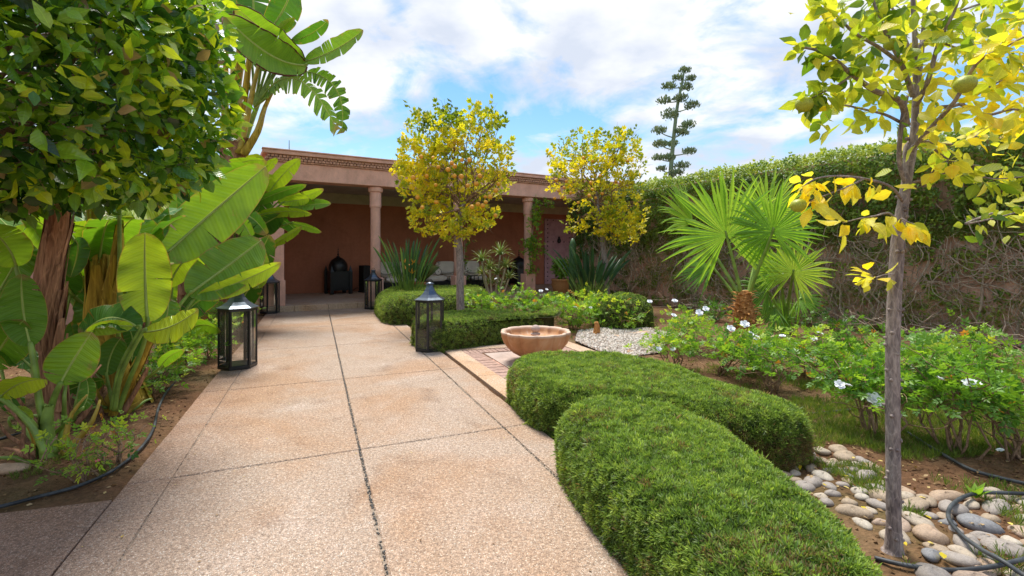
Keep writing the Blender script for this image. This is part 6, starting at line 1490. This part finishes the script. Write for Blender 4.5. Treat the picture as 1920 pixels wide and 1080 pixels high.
# columnar cactus by the pier
cb_ = G(1073, 575); m = Mesh(); tube(m, [(0, 0, -.03), (0, 0, .8), (.01, 0, 1.45), (.01, 0, 1.6)], [.075, .085, .08, .03], 12); cc_ = m.build('column_cactus', M['strel'], smooth=True); cc_.location = cb_; tag(cc_, 'tall green column cactus between the mauve door and the end pier', 'cactus')

# ------------------------------------------------------------------ creeper on the right wall
cw = thing('wall_creeper', 'dense creeper over the top of the garden wall with bare tangled stems hanging below', 'creeper', (WA.x, WA.y, 0)); wa = np.array([WA.x, WA.y, 0])
dv, nv_ = np.array(WDv), np.array(WNv)
def onwall(s, z, d): return dv * s + nv_ * d + np.array([0, 0, z])
def cover(s, z):  # how thick the leaves are here
    top = np.clip((z - 1.30 - .25 * noise.noise(Vector((s * .9, 0, 5)))) / .5, 0, 1); left = np.clip((3.4 - s) / 1.6, 0, 1) * .9
    patch = .5 if noise.noise(Vector((s * 1.5, z * 1.7, 2))) > .05 else .22
    return max(top, left, patch)
Pn, Nl, Tn = [], [], []
N_ = 0
while N_ < 98000:
    s, z = rnd.uniform(-.3, WL), rnd.uniform(-.0, WH + .42); c = cover(s, z)
    if rnd.random() > c: continue
    bulge = .12 + .26 * min(1, max(0, (z - 1.4) / .8)) + .10 * noise.noise(Vector((s * 1.7, z * 1.7, 9)))
    capz = WH + .26 + .09 * noise.noise(Vector((s * 1.2, 0, 3))) + .06 * noise.noise(Vector((s * 5, 0, 3)))
    if z > capz: z = capz - abs(rnd.gauss(0, .05))
    d = rnd.random() ** .5 * bulge
    if z > WH + .0: d = rnd.uniform(-.45, bulge * math.sqrt(max(.05, 1 - ((z - WH) / .36) ** 2)))
    cl = noise.noise(Vector((s * 4.5, z * 4.5, d * 4)))
    if cl < (-.12 if z > 1.3 else .08) and z < WH - .15: continue
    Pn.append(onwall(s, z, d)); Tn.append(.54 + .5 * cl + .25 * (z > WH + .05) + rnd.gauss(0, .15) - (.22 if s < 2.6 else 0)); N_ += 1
P = np.array(Pn); n = len(P); tn = np.clip(np.array(Tn), 0, 1)
m = Mesh(); ax = nrm(rng.normal(0, .7, (n, 3)) + nv_ * .5 + np.array([0, 0, -.3])); nn2 = nrm(rng.normal(0, .5, (n, 3)) + nv_ * .7 + np.array([0, 0, .8]))
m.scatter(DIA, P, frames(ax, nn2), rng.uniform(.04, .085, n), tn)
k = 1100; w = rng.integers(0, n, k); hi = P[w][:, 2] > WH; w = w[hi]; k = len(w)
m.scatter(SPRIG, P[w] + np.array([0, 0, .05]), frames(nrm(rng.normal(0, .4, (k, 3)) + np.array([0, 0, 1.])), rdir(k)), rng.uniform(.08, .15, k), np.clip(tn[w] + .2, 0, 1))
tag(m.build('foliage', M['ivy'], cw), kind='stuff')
m = Mesh()
for k in range(1500):       # hanging and wandering bare stems
    s = rnd.uniform(.2, WL); z = rnd.uniform(1.2, 2.3) if rnd.random() < .45 else rnd.uniform(.3, 1.6); a = -math.pi / 2 + rnd.gauss(0, .7); curl = rnd.gauss(0, .35); st = rnd.uniform(.07, .13); pts = []; d = rnd.uniform(.02, .22)
    for i in range(rnd.randint(7, 20)):
        pts.append(onwall(s, z, d)); s += math.cos(a) * st; z += math.sin(a) * st; a += curl * .5 + rnd.gauss(0, .35); a += (-math.pi / 2 - a) * .05; d = min(.34, max(.015, d + rnd.gauss(0, .03)))
        if z < .02 or z > 2.5: break
    if len(pts) > 3: tube(m, catmull(pts, 2), [rnd.uniform(.003, .010) * (1.6 if rnd.random() < .1 else 1), .002], 4, rnd.random())
for k in range(34):        # old woody stems rooted at the foot
    s = rnd.uniform(1.5, WL); p = [onwall(s, -.05, .12)]
    for i in range(7): s += rnd.gauss(0, .10); p.append(onwall(s, .05 + .28 * (i + 1), .08 + .04 * rnd.random()))
    tube(m, catmull(p, 3), [rnd.uniform(.014, .028), .008], 6, rnd.random(), bump=.1)
tag(m.build('bare_stems', M['vinestem'], cw, smooth=True), kind='stuff')
m = Mesh(); n = 14000; q = []        # dry needle thin leaves among the stems
for _ in range(n): s = rnd.uniform(1.8, WL); z = rnd.uniform(.15, 1.9); q.append(onwall(s, z, rnd.uniform(.02, .22)) if noise.noise(Vector((s * 1.6, z * 1.6, 7))) > -.05 else onwall(s, 1.5 + .4 * rnd.random(), .15))
m.scatter(HT[0], np.array(q), frames(rdir(n), rdir(n)), rng.uniform(.03, .06, n), rng.uniform(.45, 1, n)); tag(m.build('dry_leaves', M['grass'], cw), kind='stuff')
m = Mesh()
for k in range(230):       # fallen dry branches along the wall foot
    s = rnd.uniform(3.5, WL); d = rnd.uniform(.15, .75); a = rnd.uniform(0, 6.3); L = rnd.uniform(.25, .8); p0 = onwall(s, rnd.uniform(.0, .25), d); p1 = onwall(s + math.cos(a) * L, rnd.uniform(.02, .5), max(.08, d + math.sin(a) * L * .3)); limb(m, p0, p1, rnd.uniform(.004, .013), .003, .1, 6, 5, rnd.random())
o = m.build('dead_branches', M['vinestem'], smooth=True); o.location = (WA.x, WA.y, 0); o['kind'] = 'stuff'

# creeper greenery behind the left bed
m = Mesh(); n = 9000; P = np.stack([rng.uniform(0, 14, n), -.18 - rng.random(n) * .25, rng.uniform(.0, 2.5, n)], 1)
keep = fnoise(P, 1.1, 3) > -.1; P = P[keep]; n = len(P); m.scatter(DIA, P, frames(rdir(n), nrm(rng.normal(0, .5, (n, 3)) + np.array([0, -1, .5]))), rng.uniform(.05, .1, n), rng.uniform(0, .5, n))
o = m.build('wall_creeper', M['ivy']); o.location = lw.location; o.rotation_euler = lw.rotation_euler; tag(o, 'dark creeper on the wall behind the giant leaves', 'creeper')

# ------------------------------------------------------------------ agave mast and palm beyond the walls
ab = Vector(((1256 - CX) / F * 15.5, 15.5, 0)); ag = thing('agave_flower_mast', 'tall agave flower mast with tiered green tufts standing beyond the creeper wall', 'agave', ab)
def AW(px, py, dy=0): return W(px, py, 15.5 + dy) - ab
m = Mesh(); stp = catmull([Vector((0, 0, -.1)), AW(1255, 400), AW(1257, 335), AW(1262, 270), AW(1270, 200), AW(1280, 150), AW(1283, 128)], 6); tube(m, stp, [.10, .075, .05, .02], 9); m.build('stalk', M['vinestem'] if False else M['agave'], ag, smooth=True)
for (px, py, rw) in ((1255, 163, 12), (1245, 190, 12), (1277, 185, 12), (1297, 199, 13), (1257, 216, 16), (1287, 165, 12), (1284, 133, 9), (1270, 147, 9), (1295, 148, 8), (1289, 236, 13), (1235, 246, 12), (1278, 250, 12), (1238, 271, 12), (1260, 271, 10), (1292, 285, 11), (1236, 297, 11), (1254, 297, 11), (1279, 312, 12), (1268, 325, 12), (1240, 318, 8)):
    dy = rnd.uniform(-.25, .25); c = AW(px, py, dy); m = Mesh(); n = int(rw * 17); r = rw * 15.5 / F
    d = rdir(n); P = np.array(c) + d * np.array([r * 1.2, r * 1.2, r * .62]) * rng.uniform(.3, 1, (n, 1)); ax = nrm(d * .4 + np.array([0, 0, 1.]) + rng.normal(0, .25, (n, 3))); m.scatter(DIA, P, frames(ax, rdir(n)), rng.uniform(.06, .11, n), np.clip(.5 + d[:, 2] * .3 + rng.normal(0, .2, n), 0, 1))
    sp = min(stp, key=lambda q: (Vector(tuple(q)) - c).length + (100 if q[2] > c.z - .02 else 0)); tf = m.build('flower_tuft', M['agave'], ag); m = Mesh(); tube(m, catmull([sp, Vector(tuple(sp)).lerp(c, .6) + Vector((0, 0, -.03)), c], 4), [.022, .012], 5)
    m.build('branch', M['agave'], tf)
tp_ = Bw(c1 - .6, 5.0, 0); tpz = thing('feather_palm', 'feather palm frond tips showing over the left end of the pavilion roof', 'palm', tp_); q = W(498, 300, tp_.y) - tp_
m = Mesh(); tube(m, [(0, 0, 0), (q.x, q.y, q.z - .3)], [.12, .09], 10); m.build('trunk', M['barkbrown'], tpz, smooth=True)
for k in range(16):
    a = k * 2.4; L = rnd.uniform(.55, .8); d = Vector((math.cos(a), math.sin(a), rnd.uniform(.2, 1.0))).normalized(); b = Vector((q.x, q.y, q.z - .3)); P = [b + d * L * u + Vector((0, 0, -.35 * L * u * u)) for u in np.linspace(0, 1, 12)]
    m = Mesh(); tube(m, P, [.012, .003], 4)
    for i in range(2, 12):
        for sd in (-1, 1):
            s = d.cross(Vector((0, 0, 1))).normalized() * sd; e = P[i] + (s * .8 + d * .7).normalized() * .2 * (1.1 - i / 14) + Vector((0, 0, -.03)); w = d * .01; m.add([P[i] - w, P[i] + w, e], [(0, 1, 2)], .3)
    m.build('frond', M['strel'], tpz)

# ------------------------------------------------------------------ ground clutter
def region(poly, n):
    q = [tuple(G(*p).xy) for p in poly]; x0, x1, y0, y1 = min(a[0] for a in q), max(a[0] for a in q), min(a[1] for a in q), max(a[1] for a in q); out = []
    while len(out) < n:
        x, y = rnd.uniform(x0, x1), rnd.uniform(y0, y1)
        if inpoly(x, y, q): out.append((x, y, ground_z(x, y)))
    return np.array(out)
leftbed = [(-250, 990), (-250, 700), (430, 602), (490, 592), (408, 692), (205, 925), (0, 950)]
rightbed = [(1240, 720), (1300, 640), (1500, 640), (1960, 680), (2100, 1080), (1690, 1080), (1590, 980), (1440, 890), (1520, 850), (1480, 780), (1330, 715)]
P = np.concatenate([region(leftbed, 2600), region(rightbed, 3600), region([(1040, 600), (1240, 600), (1240, 640), (1060, 640)], 400)]); n = len(P); P[:, 2] += .004
m = Mesh(); ax = nrm(rng.normal(0, 1, (n, 3)) * np.array([1, 1, .22])); m.scatter(DIA, P, frames(ax, nrm(rng.normal(0, .35, (n, 3)) + np.array([0, 0, 1]))), rng.uniform(.010, .036, n), rng.random(n) ** 1.3 * .92); m.build('leaf_litter', M['litter'], kind='stuff')
P = np.concatenate([region(leftbed, 2600), region(rightbed, 3200)]); n = len(P); sc = rng.uniform(.003, .013, n) * np.where(rng.random(n) < .05, 1.8, 1)
m = Mesh(); m.scatter(ICO, P, frames(rdir(n), rdir(n)), np.stack([sc, sc * 1.3, sc * .9], 1), rng.random(n)); m.build('soil_clods', M['soil'], kind='stuff')
GR = tuft(7, .7, .035, 9)
def grass(poly, n, s0, s1, seed, thr=0.0):
    P = region(poly, n); k = fnoise(P, 2.2, seed) > thr; P = P[k]; n = len(P); az = nrm(rng.normal(0, .25, (n, 3)) + np.array([0, 0, 1.])); xd = nrm(np.cross(az, rng.normal(size=(n, 3))))
    return P, np.stack([xd, np.cross(az, xd), az], axis=2), rng.uniform(s0, s1, n), np.clip(rng.normal(.42, .25, n), 0, 1)
m = Mesh()
for a in ([[(1500, 720), (1720, 690), (1960, 730), (1960, 850), (1700, 860), (1600, 830), (1530, 850), (1470, 770)], 8500, .03, .07, 4, -.3], [[(1330, 860), (1440, 850), (1660, 880), (1700, 980), (1560, 950), (1420, 890)], 900, .03, .07, 5, .0], [[(1480, 640), (1700, 650), (1960, 700), (1700, 740), (1520, 700)], 5500, .04, .09, 6, -.25], [[(1240, 700), (1330, 660), (1500, 680), (1520, 760), (1440, 755), (1330, 715)], 2200, .02, .05, 6, .0],
          [[(1690, 900), (1960, 900), (1960, 1080), (1700, 1080)], 500, .03, .07, 7, .1], [[(0, 900), (140, 840), (220, 870), (160, 905)], 260, .02, .05, 8, .0], [[(930, 740), (950, 735), (1050, 830), (1045, 845)], 200, .015, .03, 8, -.5], [[(1040, 600), (1230, 590), (1240, 625), (1060, 640)], 900, .03, .07, 8, -.2]):
    m.scatter(GR, *grass(*a))
m.build('grass', M['grass'], kind='stuff')
# yellow fallen leaves
fl = [(1770, 1052, .05, 'largest yellow fallen leaf, on the soil between the citrus trunk and the hose'), (1745, 975, .04, 'fallen leaf among the stones just right of the citrus trunk'), (1610, 795, .03, 'fallen leaf in the grass left of the citrus trunk'),
      (1590, 890, .035, 'upright yellow fallen leaf in the middle of the river stones'), (1500, 872, .04, 'pale fallen leaf at the far left end of the river stones'), (1545, 912, .03, 'yellow fallen leaf between stones near the nearest hedge'),
      (1870, 985, .04, 'yellow fallen leaf inside the loop of black hose'), (1620, 955, .03, 'curled fallen leaf between the hedge and the citrus trunk'), (905, 598, .03, 'fallen leaf on the soil at the edge of the back rose row'),
      (228, 1006, .018, 'tiny yellow leaf on the paving in the lower left corner'), (640, 617, .03, 'small leaf lying on the path near the terrace step'), (775, 625, .03, 'small yellow leaf on the path beside the right lantern'), (1700, 1025, .035, 'fallen leaf against the foot of the citrus trunk')]
for i, (px, py, s, lab) in enumerate(fl):
    p = G(px, py, .01); onp = path_t(p.x, p.y) < 1.6; o = link('fallen_leaf', TV[2 * rnd.choice((7, 8, 9, 10)) + i % 2]); o.location = (p.x, p.y, .008 if onp else ground_z(p.x, p.y) + .03); o.rotation_euler = (rnd.uniform(-.3, .3), rnd.uniform(-.3, .3), rnd.uniform(0, 6.3)); o.scale = (s, s, s)
    tag(o, lab, 'leaf', 'yellow fallen leaves')
P = region([(1440, 860), (1640, 850), (1920, 900), (1960, 1080), (1690, 1080), (1600, 960)], 60); P[:, 2] += .03; m = Mesh()
m.scatter(LEAFB, P, frames(nrm(rng.normal(0, 1, (60, 3)) * np.array([1, 1, .3])), np.tile([0, 0, 1.], (60, 1))), rng.uniform(.012, .034, 60), rng.uniform(.4, 1, 60)); m.build('yellow_leaf_litter', M['litter'], kind='stuff')
# dark crumbs and petals on the path
m = Mesh(); q = []
for _ in range(620):
    s = rnd.uniform(1.6, 10.5); t_ = -1.0 + 2.55 * rnd.random() ** 1.7; x, y = onpath(t_, s); q.append((x, y, .004))
n = len(q); m.scatter(DIA, np.array(q), frames(nrm(rng.normal(0, 1, (n, 3)) * np.array([1, 1, .1])), np.tile([0, 0, 1.], (n, 1))), rng.uniform(.006, .018, n), rng.random(n)); m.build('path_litter', M['litter'], kind='stuff')
for i, (px, py, lab) in enumerate(((1483, 848, 'magenta petal beside the river stones, at the tip of the second hedge'), (988, 785, 'magenta petals in the gap between path edge and second hedge'), (186, 865, 'magenta petals on the soil under the seedling bush'), (1090, 945, 'magenta petal at the foot of the nearest hedge'))):
    p = G(px, py, .0); m = Mesh()
    for k in range(5): a = rnd.uniform(0, 6.3); d = Vector((math.cos(a), math.sin(a), .5)) * .022; s = Vector((-d.y, d.x, 0)) * .6; m.add([(0, 0, 0), d * .6 + s, d, d * .6 - s], [(0, 1, 2, 3)], .5)
    o = m.build('petal', M['magenta']); o.location = (p.x, p.y, ground_z(p.x, p.y) + .02 if i != 3 else .005); tag(o, lab, 'petal')
# a broad leaved weed by the hose
p = G(1830, 935); m = Mesh(); wd = thing('weed', 'fresh green broad leaved weed inside the loop of hose', 'weed', p)
for k in range(7):
    a = k * .9; d = Vector((math.cos(a) * .5, math.sin(a) * .5, rnd.uniform(.4, 1.1))).normalized(); mm = Mesh(); v, f = LEAF; mm.add(np.array(v) * np.array([.7, 1, 1]), f, .6, uv=v); o = mm.build('leaf', M['rose'], wd, smooth=True); fm_ = frames([tuple(d)], [(0, 0, 1)])[0]; s = rnd.uniform(.06, .11); mt = Matrix(fm_.tolist()).to_4x4() @ Matrix.Diagonal((s, s, s, 1)); o.matrix_local = mt
